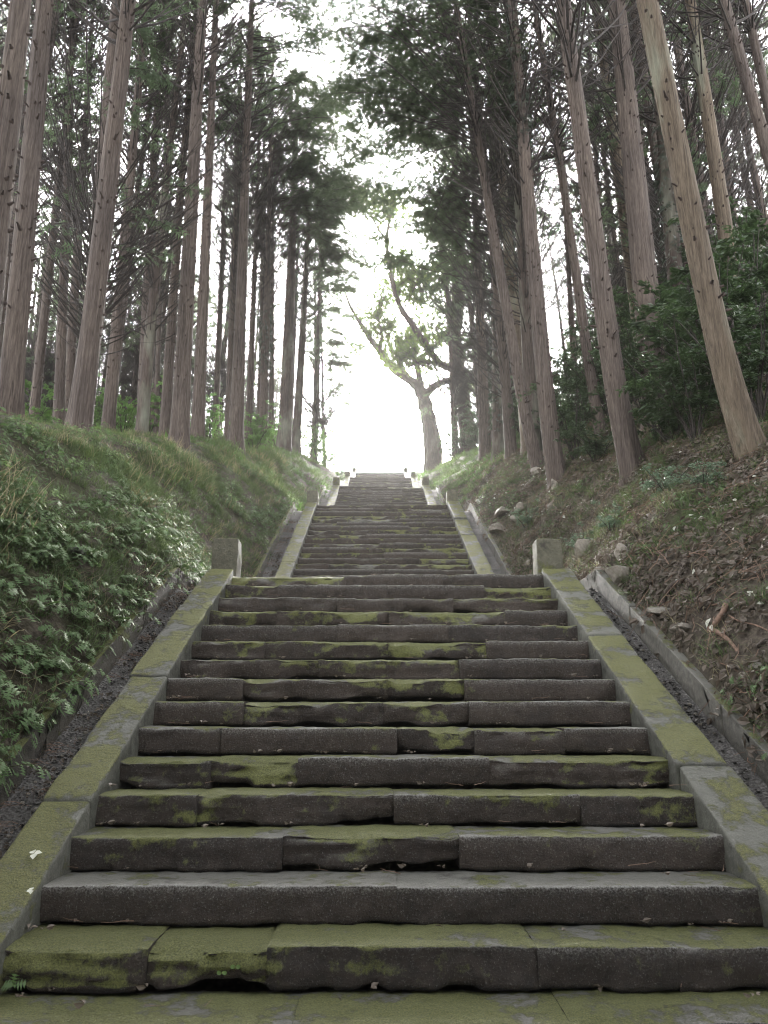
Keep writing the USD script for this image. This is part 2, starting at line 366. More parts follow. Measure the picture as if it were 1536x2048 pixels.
def ground_z(x, y, rough=True):
    x, y = np.broadcast_arrays(np.asarray(x, float), np.asarray(y, float))
    u = np.abs(x) - X0
    w = sm(u / 1.6)
    foot = g_of(y) + 0.02
    z = foot * (1 - w) + s_of(y) * w + np.where(x < 0, bank(np.maximum(u, 0), y, True), bank(np.maximum(u, 0), y, False)) * sm((y + 14) / 10)
    if rough:
        p = np.stack([x, y, 0 * x], -1)
        z = z + (fbm(p * 0.9, 4, 5) - 0.5) * 0.42 * sm(u / 0.8) + (fbm(p * 3.3, 3, 9) - 0.5) * 0.12 * sm(u / 0.3)
    return np.where(u < -0.001, g_of(y) - 0.75, z)

def make_ground():
    xs = np.concatenate([np.linspace(X0, 9, 66), np.linspace(9.4, 24, 34), np.linspace(26, 90, 22), [140, 260, 600]])
    X = np.concatenate([-xs[::-1], [-X0 + 0.004, -1.2, 0, 1.2, X0 - 0.004], xs])
    Y = np.concatenate([[-400, -150, -60, -30, -20], np.arange(-14, 26, 0.17), np.arange(26, 62, 0.34), np.linspace(62.5, 130, 40), [160, 220, 350, 700]])
    gx, gy = np.meshgrid(X, Y, indexing="ij")
    z = ground_z(gx, gy)
    z = np.where((np.abs(gx) < X0) & (gy > FL[-1][0] + 3.0), FL[-1][1] - 0.01, z)
    v = np.stack([gx, gy, z], -1).reshape(-1, 3)
    top("ground", v, quads_grid(len(X), len(Y)), M_ground, True, kind="structure", label="sloping forest floor of dark earth on both sides of the steps")
make_ground()

# ------------------------------------------------------------------ the steps
def stone(x0, x1, depth, h, res, wear, under, seed, moss):
    """one step stone; front edge at y = 0, top at z = 0"""
    nx = max(4, int((x1 - x0) / res) + 1)
    nf, nt = max(4, int(h / res)), max(4, int(depth / res / 1.6))
    r = 0.009
    zf = np.linspace(-h, -r, nf)
    prof = [(0.0, z) for z in zf] + [(r * 0.29, -r * 0.29)] + [(y, 0.0) for y in r + (depth - r) * np.linspace(0, 1, nt) ** 1.5] + [(depth, -h)]
    prof = np.array(prof)
    x = np.linspace(x0, x1, nx)
    Y = np.broadcast_to(prof[:, 0], (nx, len(prof))).copy(); Z = np.broadcast_to(prof[:, 1], (nx, len(prof))).copy()
    X = np.broadcast_to(x[:, None], Y.shape).copy()
    q = np.stack([x * 2.6, np.full(nx, seed * 3.17), np.zeros(nx)], -1)
    w = wear * np.clip(fbm(q, 4, seed) * 2.2 - 0.45, 0, 1.3)
    w = w * sm((x - x0) / 0.12 + 0.35) * sm((x1 - x) / 0.12 + 0.35) + 0.006 * noise(q * 5, seed + 3) + 0.012 * np.clip(noise(q * 9 + 7, seed + 8) - 0.62, 0, 1)
    un = under * np.clip(fbm(q * 1.5 + 40, 3, seed + 1) * 2.6 - 0.9, 0, 1.2)
    up = np.clip(1 + Z / h, 0, 1)                                   # 1 at the top, 0 at the foot
    front = np.clip(1 - Y / 0.16, 0, 1)
    nchip = fbm(np.stack([X * 7, Z * 22, np.full_like(X, seed)], -1), 4, seed + 4)
    strat = (fbm(np.stack([X * 3, Z * 34 + X * 2, np.full_like(X, seed + 5)], -1), 3, seed + 11) - 0.5) * np.clip(w[:, None] / 0.04, 0, 1) * 0.06
    Y += w[:, None] * up ** 1.3 * np.clip(1.05 - Y / 0.3, 0, 1) * (0.6 + 0.9 * nchip)
    Z -= w[:, None] * 0.62 * front ** 1.5 * np.where(Z > -0.03, 1, 0) * (0.5 + nchip)
    foot = np.clip(-Z / h, 0, 1) ** 2
    isf = np.where(prof[:, 0] < 0.001, 1.0, 0)[None]
    Y += un[:, None] * foot * isf * (0.6 + 0.8 * nchip)
    Z += un[:, None] * 0.55 * foot ** 3 * isf
    p = np.stack([X, Y, Z], -1)
    e = np.minimum(x - x0, x1 - x)[:, None]
    rd = (0.003 + 0.005 * (wear > 0.02)) * np.clip(1 - e / 0.02, 0, 1) ** 2
    Y += (rd + strat) * isf; Z -= rd * np.where(Z > -0.02, 1, 0)
    k1 = fbm(p * 5.0 + seed * 1.7, 3, seed + 6) - 0.5
    k2 = fbm(p * 24.0 + seed, 2, seed + 7) - 0.5
    k3 = noise(p * 55.0 + seed, seed + 9) - 0.5
    Y -= (k1 * 0.018 + k2 * 0.014 + k3 * 0.008) * isf
    Z += (k1 * 0.015 + k2 * 0.010 + k3 * 0.006) * np.where(prof[:, 1] > -0.02, 1, 0)[None] + 0.006 * (noise(np.array([[seed * 1.3, 0, 0]]), 2)[0] - 0.5)
    v = np.stack([X, Y, Z], -1).reshape(-1, 3)
    m = len(prof)
    f = quads_grid(nx, m, True)
    caps, cf = [v], [f]
    n = len(v)
    for i in (0, nx - 1):
        ring = v[i * m:(i + 1) * m]
        caps.append(np.vstack([ring, ring.mean(0)])); a = np.arange(m)
        t = np.stack([n + a, n + (a + 1) % m, np.full(m, n + m)], -1)
        cf.append(t if i else t[:, ::-1]); n += m + 1
    v, f = np.vstack(caps), np.vstack(cf)
    f = outward(v, f)
    edge = np.exp(-np.abs(prof[:, 0] - prof[:, 1]) / 0.022)[None] * np.clip(1 - (w[:, None] / 0.05), 0, 1) * (1.0 if moss < 0.05 else 0.35)
    edge = np.concatenate([edge.reshape(-1), np.zeros(len(v) - edge.size)])
    return v, f, {"moss": moss + 0.9 * np.concatenate([(w[:, None] * np.clip(1 - Y / 0.3, 0, 1) * up).reshape(-1), np.zeros(len(v) - edge.size if False else len(v) - nx * m)]), "edge": edge}

# first flight: per step (left px, right px, [(joint px, wear, moss)...]) from the lowest visible one up
ROWS = {
    -1: (-120, 1700, [(560, 0.01, 0.02), (1130, 0.012, 0.06), (1700, 0.03, -0.05)]),
    0: (15, 1592, [(300, 0.05, 0.26), (536, 0.055, 0.30), (1072, 0.022, 0.16), (1350, 0.012, -0.12), (1592, 0.016, -0.12)]),
    1: (90, 1520, [(800, 0.006, -0.25), (1520, 0.008, -0.25)]),
    2: (152, 1446, [(570, 0.012, 0.06), (922, 0.055, 0.10), (1446, 0.008, -0.12)]),
    3: (205, 1384, [(402, 0.014, 0.12), (790, 0.03, 0.12), (1160, 0.010, 0.02), (1384, 0.018, 0.14)]),
    4: (250, 1337, [(430, 0.05, 0.02), (602, 0.085, 0.22), (980, 0.006, -0.18), (1337, 0.05, 0.16)]),
    5: (285, 1295, [(450, 0.02, -0.02), (797, 0.008, -0.2), (950, 0.085, 0.18), (1128, 0.03, 0.02), (1295, 0.008, -0.2)]),
    6: (318, 1260, [(495, 0.012, -0.05), (770, 0.05, 0.1), (940, 0.05, 0.03), (1260, 0.008, -0.15)]),
    7: (345, 1231, [(493, 0.02, -0.05), (780, 0.035, 0.05), (932, 0.07, 0.18), (1231, 0.01, -0.12)]),
    8: (370, 1201, [(642, 0.03, 0.08), (920, 0.03, 0.05), (1201, 0.012, -0.08)]),
    9: (396, 1177, [(540, 0.05, 0.04), (782, 0.06, 0.18), (975, 0.10, 0.2), (1177, 0.008, -0.2)]),
    10: (412, 1155, [(678, 0.012, -0.1), (900, 0.02, -0.05), (1155, 0.02, 0.0)]),
    11: (430, 1132, [(560, 0.06, 0.16), (780, 0.06, 0.16), (1010, 0.06, 0.1), (1132, 0.02, 0.0)]),
    12: (447, 1118, [(680, 0.03, -0.08), (910, 0.03, -0.08), (1118, 0.045, 0.02)]),
    13: (463, 1100, [(566, 0.08, 0.16), (780, 0.008, -0.25), (970, 0.012, -0.1), (1100, 0.08, 0.12)]),
    14: (478, 1086, [(700, 0.075, 0.12), (890, 0.02, -0.02), (1086, 0.01, -0.05)]),
}
ORD = ["lowest", "second", "third", "fourth", "topmost"]
rs = np.random.default_rng(11)
def make_flights():
    for i, (dend, hend, n) in enumerate(FL):
        y0, z0 = dend - TREAD * (n - 1), hend - RISE * (n - 1)
        t = Thing("stone_stair_flight", f"{ORD[i]} flight of worn mossy stone steps" + (" nearest the viewer" if i == 0 else ", under the bright gap in the trees" if i == 4 else ", counted up from the viewer"), "stairs", (0, y0, z0 - RISE))
        for j in range(n):
            yk, zk = y0 + TREAD * j, z0 + RISE * j
            key = j - (n - 15) if i == 0 else None
            if key in ROWS:
                L, R, js = ROWS[key]
                cells, a = [], -W / 2
                for px, wr, ms in js:
                    b = (px - L) / (R - L) * W - W / 2
                    cells.append((a, b, wr, ms)); a = b
            else:
                cuts = np.sort(rs.uniform(-1.2, 1.2, rs.integers(1, 4)))
                cuts = [c for q, c in enumerate(cuts) if q == 0 or c - cuts[q - 1] > 0.35]
                e = [-W / 2, *cuts, W / 2]
                cells = [(e[q], e[q + 1], float(rs.choice([0.01, 0.03, 0.06, 0.09], p=[.35, .3, .2, .15])), float(rs.uniform(-0.2, 0.14))) for q in range(len(e) - 1)]
            res = (0.022 if key is not None and key < 5 else 0.03) if i == 0 else (0.05, 0.05, 0.09, 0.12, 0.16)[i]
            mc_ = np.array([(c[0] + c[1]) / 2 for c in cells]); mm_ = np.array([c[3] for c in cells])
            for q, (a, b, wr, ms) in enumerate(cells):
                gap = 0.0006
                dz = rs.uniform(-0.006, 0.005); dy = rs.uniform(-0.009, 0.009)
                und = 0.075 if wr > 0.02 else 0.03
                sd_ = int(i * 1000 + j * 10 + q + 1)
                v, f, pv = stone(a + gap + (0 if q else -0.03), b - gap + (0.03 if q == len(cells) - 1 else 0), 0.43, RISE - 0.004 + (0.012 if j else 0.05) * 0, res, wr * 1.15, und, sd_, ms)
                pv["moss"] = pv["moss"] - ms + 0.3 * ms + 0.7 * np.interp(v[:, 0], mc_, mm_)
                v = v + [0, yk + dy, zk + dz - 0.002]
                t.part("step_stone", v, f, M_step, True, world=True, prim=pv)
    # landings behind the top step of each flight
    for i in range(5):
        d, h, _ = FL[i]
        y1 = FL[i + 1][0] - TREAD * 21 + 0.02 if i < 4 else d + 5.0
        v, f = rough_box(2 * 2.08, y1 - d - 0.43, 0.3, 0.4, 0.02, 0.01, 900 + i)
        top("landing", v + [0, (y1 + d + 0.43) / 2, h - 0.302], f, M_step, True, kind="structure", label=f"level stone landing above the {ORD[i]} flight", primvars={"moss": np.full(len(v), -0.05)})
make_flights()

def along(v, y0, z0, slope):
    """lay a box built along y on the slope of the stairs"""
    v = v.copy(); v[:, 2] += v[:, 1] * slope
    return v + [0, y0, z0]

SL = RISE / TREAD
rk = np.random.default_rng(5)
def make_kerbs():
    for i, (dend, hend, n) in enumerate(FL):
        for sgn, side in ((-1, "left"), (1, "right")):
            ya, yb = dend - TREAD * (n - 1) - 0.42, dend + 0.1
            cuts = [ya]
            if i == 0:
                cuts += [y for y in ([3.95, 5.0, 6.55, 8.1] if sgn < 0 else [3.7, 5.35, 7.35, 8.55])]
                cuts = sorted(set([ya, 2.6] + cuts))
            else:
                while cuts[-1] < yb - 2.4:
                    cuts.append(cuts[-1] + rk.uniform(1.3, 1.9))
            cuts.append(yb)
            t = Thing("sloping_stone_kerb", f"long mossy stone kerb down the {side} side of the {ORD[i]} flight", "stair kerb", (sgn * 2.0, ya, float(g_of(ya))), group=None)
            for q in range(len(cuts) - 1):
                L = cuts[q + 1] - cuts[q] - 0.008
                res = 0.05 if i == 0 else 0.12 if i == 1 else 0.3
                wd = (0.30 if sgn < 0 else 0.335) + rk.uniform(-0.012, 0.012)
                v, f = rough_box(wd, L, 0.42, res, 0.022, 0.014 if not (i == 0 and sgn < 0 and q <= 1) else 0.03, int(100 + i * 20 + q + (sgn > 0) * 9), 5.0)
                ym = (cuts[q] + cuts[q + 1]) / 2
                raise_ = 0.05 if (i == 1 and sgn > 0 and q == len(cuts) - 2) else 0.0
                v = along(v, ym, hend - (dend - ym) * SL + 0.035 - 0.42 + rk.uniform(-0.008, 0.008) + raise_, SL)
                v[:, 0] += sgn * (1.803 + wd / 2) + rk.uniform(-0.006, 0.006)
                ms = rk.choice([-0.12, 0.0, 0.12, 0.22]) if i == 0 else rk.uniform(0.02, 0.16)
                if i == 0 and sgn < 0: ms = [0.1, 0.22, 0.2, 0.02, 0.1, 0.06][min(q, 5)]
                if i == 0 and sgn > 0: ms = [0.0, 0.08, -0.02, 0.13, 0.04, 0.02][min(q, 5)]
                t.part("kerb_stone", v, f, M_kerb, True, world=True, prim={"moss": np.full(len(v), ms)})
            # the stone post at the head of the kerb
            v, f = rough_box(0.31, 0.31, 0.85, 0.05 if i == 0 else 0.1, 0.016, 0.011, 300 + i * 2 + (sgn > 0), 6.0)
            tp = np.clip((v[:, 2] - 0.72) / 0.13, 0, 1)[:, None]
            v[:, :2] *= 1 - 0.04 * tp
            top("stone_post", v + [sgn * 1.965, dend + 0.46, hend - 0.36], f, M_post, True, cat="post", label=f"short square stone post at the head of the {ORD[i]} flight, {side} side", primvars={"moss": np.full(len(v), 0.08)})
make_kerbs()

def make_gutters():
    ys = np.concatenate([np.arange(-2, 24, 0.12), np.arange(24, 62, 0.3)])
    for sgn, side in ((-1, "left"), (1, "right")):
        xs = np.linspace(2.05, X0 - 0.02, 6)
        gx, gy = np.meshgrid(xs, ys, indexing="ij")
        z = g_of(gy) - 0.17 + (fbm(np.stack([gx * 4, gy * 4, 0 * gx], -1), 3, 21) - 0.5) * 0.05 - 0.02 * np.sin((gx - 2.05) / (X0 - 2.07) * math.pi)
        v = np.stack([sgn * gx, gy, z], -1).reshape(-1, 3)
        f = quads_grid(len(xs), len(ys))
        top("gutter", v, f if sgn > 0 else f[:, ::-1], M_gravel, True, kind="structure", label=f"narrow drainage channel of dark gravel along the {side} kerb")
        t = Thing("gutter_wall", f"low {'mossy earth-stained' if sgn < 0 else 'pale concrete'} edging wall between {side} gutter and bank", "low wall", (sgn * X0, 1.0, float(g_of(1.0))))
        y = 0.9
        k = 0
        while y < 58:
            L = 1.95 if y < 24 else 4.0
            # break at the heads and feet of flights so that every piece follows one slope
            for d, h, n in FL:
                for e in (d + 0.02, d - TREAD * n):
                    if y + 0.3 < e < y + L + 0.3: L = e - y
            ym = y + L / 2
            slope = float((g_of(y + L - 0.01) - g_of(y + 0.01)) / (L - 0.02))
            wd = 0.075 if sgn < 0 else 0.09
            v, f = rough_box(wd, L - 0.012, 0.42, 0.07 if y < 14 else 0.3, 0.014, 0.012, 500 + k + (sgn > 0) * 40, 7.0)
            v = along(v, ym, float(g_of(ym)) - 0.37 + (0.02 if sgn < 0 else 0.0), slope)
            v[:, 0] += sgn * (X0 - wd / 2 + 0.03)
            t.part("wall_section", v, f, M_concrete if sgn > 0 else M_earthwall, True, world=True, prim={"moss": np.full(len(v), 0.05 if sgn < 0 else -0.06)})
            y += L; k += 1
make_gutters()

# ------------------------------------------------------------------ trees
def trunk_mesh(path, rad, sides, seed, groove=0.010, flare=0.5):
    """path (n,3) from the ground up, rad (n,)"""
    n = len(path)
    t = np.gradient(path, axis=0); t /= np.linalg.norm(t, axis=1, keepdims=True)
    a = np.cross(t, np.broadcast_to([0, 1.0, 0], t.shape)); a /= np.linalg.norm(a, axis=1, keepdims=True)
    b = np.cross(t, a)
    th = np.arange(sides) * 2 * math.pi / sides
    z = np.linspace(0, 1, n)
    hgt = path[:, 2] - path[0, 2]
    lobes = 1 + flare * np.exp(-np.clip(hgt, 0, None) / 0.42)[:, None] * (0.75 + 0.5 * np.cos(th * 5 + seed)[None] + 0.3 * np.cos(th * 3 + 2 * seed)[None])
    ring = np.stack([np.cos(th), np.sin(th)], -1)
    pn = np.concatenate([np.broadcast_to(ring[None] * sides / 7.0, (n, sides, 2)), np.broadcast_to((hgt * 0.8)[:, None, None], (n, sides, 1))], -1)
    g = (noise(pn + seed * 3.1, seed) - 0.5) * 2 * groove
    pn2 = np.concatenate([np.broadcast_to(ring[None] * 1.2, (n, sides, 2)), np.broadcast_to((hgt * 0.9)[:, None, None], (n, sides, 1))], -1)
    g = g + (noise(pn2 + seed, seed + 1) - 0.5) * 0.022 * rad[:, None] * 2
    R = rad[:, None] * lobes + g * np.clip(rad[:, None] / 0.12, 0.3, 1)
    v = path[:, None] + R[..., None] * (np.cos(th)[None, :, None] * a[:, None] + np.sin(th)[None, :, None] * b[:, None])
    f = quads_grid(n, sides, True)
    v = v.reshape(-1, 3)
    # orient outwards
    c = np.repeat(path, sides, 0)
    fn = np.cross(v[f[:, 1]] - v[f[:, 0]], v[f[:, 2]] - v[f[:, 0]])
    if np.einsum("ij,ij->", fn, (v - c)[f[:, 0]]) < 0: f = f[:, ::-1]
    return v, f

# a fan of scale-leaved twigs
def frond(pairs=5):
    v, f = [], []
    for k in range(pairs):
        y0 = 0.08 + 0.72 * k / pairs; L = 0.42 * math.sin(math.pi * (0.25 + 0.62 * k / pairs)) + 0.06
        for s in (-1, 1):
            n = len(v)
            v += [(0, y0, 0), (0, y0 + 0.17, 0), (s * L * 0.75, y0 + L * 0.9, -0.10 * L)]
            f.append((n, n + 1, n + 2) if s < 0 else (n, n + 2, n + 1))
    n = len(v)
    v += [(-0.03, 0, 0), (0.03, 0, 0), (0, 1.0, -0.04)]
    f.append((n, n + 1, n + 2))
    return np.array(v, float), np.array(f)
FV, FF = frond(3)

def branch_paths(rng, base, out, L, rise0, curve, n=6, wig=0.05):
    """m branches: base (m,3), out (m,3) horizontal unit, L (m,), rise0 (m,), curve (m,)"""
    t = np.linspace(0, 1, n)[None, :, None]
    m = len(base)
    P = base[:, None] + out[:, None] * (L[:, None, None] * t)
    P[..., 2] += L[:, None] * (rise0[:, None] * t[..., 0] + curve[:, None] * t[..., 0] ** 2)
    P += np.cumsum(rng.normal(0, wig, (m, n, 3)), 1) * t * (L[:, None, None] / 2.5)
    return P

def conifer_parts(rng, axis, r_at, H, dead, crown, crown_r, n_live, per, frond_size, n_dead, side_bias=0.0, boughs=None):
    """axis(h)->(m,3) point of the trunk at heights h above the base; returns dict of meshes (local)"""
    out = {}
    hd = np.sort(rng.uniform(dead[0], dead[1], n_dead)); az = rng.uniform(0, 2 * math.pi, n_dead)
    o = np.stack([np.cos(az), np.sin(az), 0 * az], -1)
    L = rng.uniform(1.0, 3.6, n_dead) * np.clip(0.65 + (hd - dead[0]) / max(dead[1] - dead[0], 0.1), 0.65, 1.3)
    P = branch_paths(rng, axis(hd), o, L, rng.uniform(0.2, 1.2, n_dead), rng.uniform(0.15, 0.8, n_dead), 7)
    R = np.linspace(1, 0.22, 7)[None] * rng.uniform(0.014, 0.030, n_dead)[:, None]
    out["dead"] = (P, R)
    k = 3
    i = np.repeat(np.arange(n_dead), k); s = rng.integers(2, 6, len(i))
    b = P[i, s]; az2 = az[i] + rng.choice([-1, 1], len(i)) * rng.uniform(0.4, 1.1, len(i))
    P2 = branch_paths(rng, b, np.stack([np.cos(az2), np.sin(az2), 0 * az2], -1), L[i] * rng.uniform(0.2, 0.45, len(i)), rng.uniform(0, 0.5, len(i)), rng.uniform(0, 0.4, len(i)), 4)
    out["twig"] = (P2, np.linspace(1, 0.4, 4)[None] * rng.uniform(0.005, 0.008, len(i))[:, None])
    # live branches
    u = rng.uniform(0, 1, n_live) ** 0.9
    h = crown + (H - crown) * u; az = rng.uniform(0, 2 * math.pi, n_live)
    o = np.stack([np.cos(az), np.sin(az), 0 * az], -1)
    L = crown_r * (1.05 - u) ** 0.65 * rng.uniform(0.55, 1.1, n_live) * (1 + side_bias * -o[:, 0])
    L = np.maximum(L, 0.35)
    P = branch_paths(rng, axis(h), o, L, rng.uniform(0.15, 0.45, n_live), rng.uniform(-0.55, -0.1, n_live), 7, 0.03)
    out["live"] = (P, np.linspace(1, 0.25, 7)[None] * np.minimum(0.006 + 0.005 * L, 0.026)[:, None])
    if boughs:
        nb, b0, b1, l0, l1, azc, kp = boughs
        az = azc + rng.uniform(-0.75, 0.75, nb); ob = np.stack([np.cos(az), np.sin(az), 0 * az], -1)
        Lb = rng.uniform(l0, l1, nb); hb_ = rng.uniform(b0, b1, nb)
        PB = branch_paths(rng, axis(hb_), ob, Lb, rng.uniform(0.1, 0.5, nb), rng.uniform(-0.5, 0.0, nb), 7, 0.05)
        P = np.concatenate([P, np.repeat(PB, kp, 0)]); L = np.concatenate([L, np.repeat(Lb, kp)])
        out["live"] = (np.concatenate([out["live"][0], PB]), np.concatenate([out["live"][1], np.linspace(1, 0.25, 7)[None] * np.full((nb, 1), 0.022)]))
        n_live = len(P)
    m = n_live * per
    i = np.repeat(np.arange(n_live), per)
    t = rng.uniform(0.22, 1.0, m) ** 0.75 * 5.999
    a = t.astype(int); fr = (t - a)[:, None]
    pos = P[i, a] * (1 - fr) + P[i, a + 1] * fr
    ax = P[i, a + 1] - P[i, a]; ax /= np.linalg.norm(ax, axis=1, keepdims=True)
    lat = np.cross(ax, [0, 0, 1.0]) * rng.choice([-1, 1], m)[:, None]
    d = ax * rng.uniform(0.2, 1.0, m)[:, None] + lat * rng.uniform(0.1, 1.1, m)[:, None] + np.array([0, 0, -1.0]) * rng.uniform(-0.1, 0.75, m)[:, None]
    nr = np.array([0, 0, 1.0]) + rng.normal(0, 0.55, (m, 3))
    pos = pos + lat * (rng.uniform(0, 0.22, m) * L[i] * (1.1 - t / 6))[:, None] + rng.normal(0, 0.05, (m, 3))
    A = frames(d, nr) * (frond_size * rng.uniform(0.65, 1.35, m))[:, None, None]
    out["leaf"] = scatter(FV, FF, A, pos)
    return out

TREES = []
def named_tree(label, p1, p2, wpx, y, H=22.0, mat=None, dead=(7.5, 16.0), crown=15.3, cr=2.8, foot_bend=0.0, n_live=50, per=56, fs=0.2, n_dead=120, ivy=None, flare=0.65, group=None, sides=None, side_bias=0.0, leaf=None, taper=0.72, name="cypress_tree", boughs=None):
    mat = mat or M_bark
    rng = np.random.default_rng(int(p1[0] * 7 + p1[1] * 13 + y * 101))
    P1, P2 = at_y(*p1, y), at_y(*p2, y)
    ax = (P2 - P1) / (P2[2] - P1[2])                      # per metre of height
    # down to the ground
    z = P1[2]
    for _ in range(40):
        q = P1 + ax * (z - P1[2])
        z = 0.6 * z + 0.4 * float(ground_z(q[0], q[1]))
    base = P1 + ax * (z - P1[2])
    bow = rng.normal(0, 0.07, 2)
    dy = rng.normal(0, 0.012)
    def axis(h):
        h = np.asarray(h, float)
        c = foot_bend * np.exp(-h / 0.9)
        w = np.sin(np.clip(h / H, 0, 1) * math.pi * 1.6) * 0.5
        return np.stack([ax[0] * h + c - foot_bend * 0 + bow[0] * w * 0.5, dy * h + bow[1] * w, h], -1)
    r1 = 0.83 * wpx / 2 * depth_of(P1) / FPX
    z1 = P1[2] - z
    def r_at(h):
        return np.maximum(0.02, r1 * (1 - taper * (h - z1) / (H - z1)))
    near = depth_of(P1) < 20
    sides = sides or (56 if near else 28)
    hs = np.concatenate([[-0.35, -0.15], np.linspace(0, 1.2, 14 if near else 8), np.linspace(1.5, H, 80 if near else 40)])
    path = axis(np.maximum(hs, 0)); path[:, 2] = hs
    t = Thing(name, label, "tree", base, group=group)
    v, f = trunk_mesh(path, r_at(hs), sides, rng.integers(1, 900), 0.012 if near else 0.008, flare)
    t.part("trunk", v, f, mat)
    # stubs of shed branches
    ns = int(170 if near else 120)
    h = rng.uniform(1.2, min(H * 0.62, 15), ns); az = rng.uniform(0, 2 * math.pi, ns)
    o = np.stack([np.cos(az), np.sin(az), 0.25 + 0 * az], -1)
    rr = r_at(h)
    b0 = axis(h) + o * (rr * 0.9)[:, None]; ln = rng.uniform(0.015, 0.05, ns) + rng.choice([0, 0.06], ns, p=[.93, .07])
    PS = b0[:, None] + o[:, None] * (np.array([0, 0.5, 1.0])[None, :, None] * (ln + rr * 0.12)[:, None, None])
    RS = np.array([1.5, 1.1, 0.7])[None] * rng.uniform(0.009, 0.024, ns)[:, None]
    v, f = tubes(PS, RS, 6)
    t.part("branch_stub", v, f, M_stub, kind="stuff")
    pr = conifer_parts(rng, axis, r_at, H, dead, crown, cr, n_live, per, fs, n_dead, side_bias, boughs)
    # bare branches the picture shows one by one; the rest joined
    P, R = pr["dead"]
    seen = [k for k in range(len(P)) if -40 < pix(P[k, 3] + base)[0] < 1576 and -30 < pix(P[k, 3] + base)[1] < 2048] if depth_of(P1) < 34 else []
    for k in seen[:40]:
        v, f = tubes(P[k:k + 1], R[k:k + 1] * 1.15, 5)
        t.part("bare_branch", v, f, M_twig)
    rest = [k for k in range(len(P)) if k not in seen[:40]]
    tw = [tubes(*pr["twig"], 3), tubes(*pr["live"], 3)] + ([tubes(P[rest], R[rest], 4)] if rest else [])
    v, f = join(tw)
    t.part("twig", v, f, M_twig, kind="stuff")
    t.part("crown", *pr["leaf"], leaf or M_needle, smooth=False)
    if ivy:
        m = int(900 * (ivy[1] - ivy[0]) / 8)
        h = rng.uniform(ivy[0], ivy[1], m); az = rng.uniform(0, 2 * math.pi, m)
        o = np.stack([np.cos(az), np.sin(az), 0 * az], -1)
        pos = axis(h) + o * (r_at(h) * rng.uniform(1.0, 1.45, m))[:, None]
        d = o * 0.5 + np.stack([-o[:, 1], o[:, 0], 0 * az], -1) * rng.normal(0, 0.6, m)[:, None] + np.array([0, 0, -1.0]) * rng.uniform(0.2, 1, m)[:, None]
        A = frames(d, o + rng.normal(0, 0.3, (m, 3))) * (0.17 * rng.uniform(0.7, 1.4, m))[:, None, None]
        t.part("ivy", *scatter(FV, FF, A, pos), M_ivy, smooth=False)
    TREES.append((base[0], base[1]))
    return t

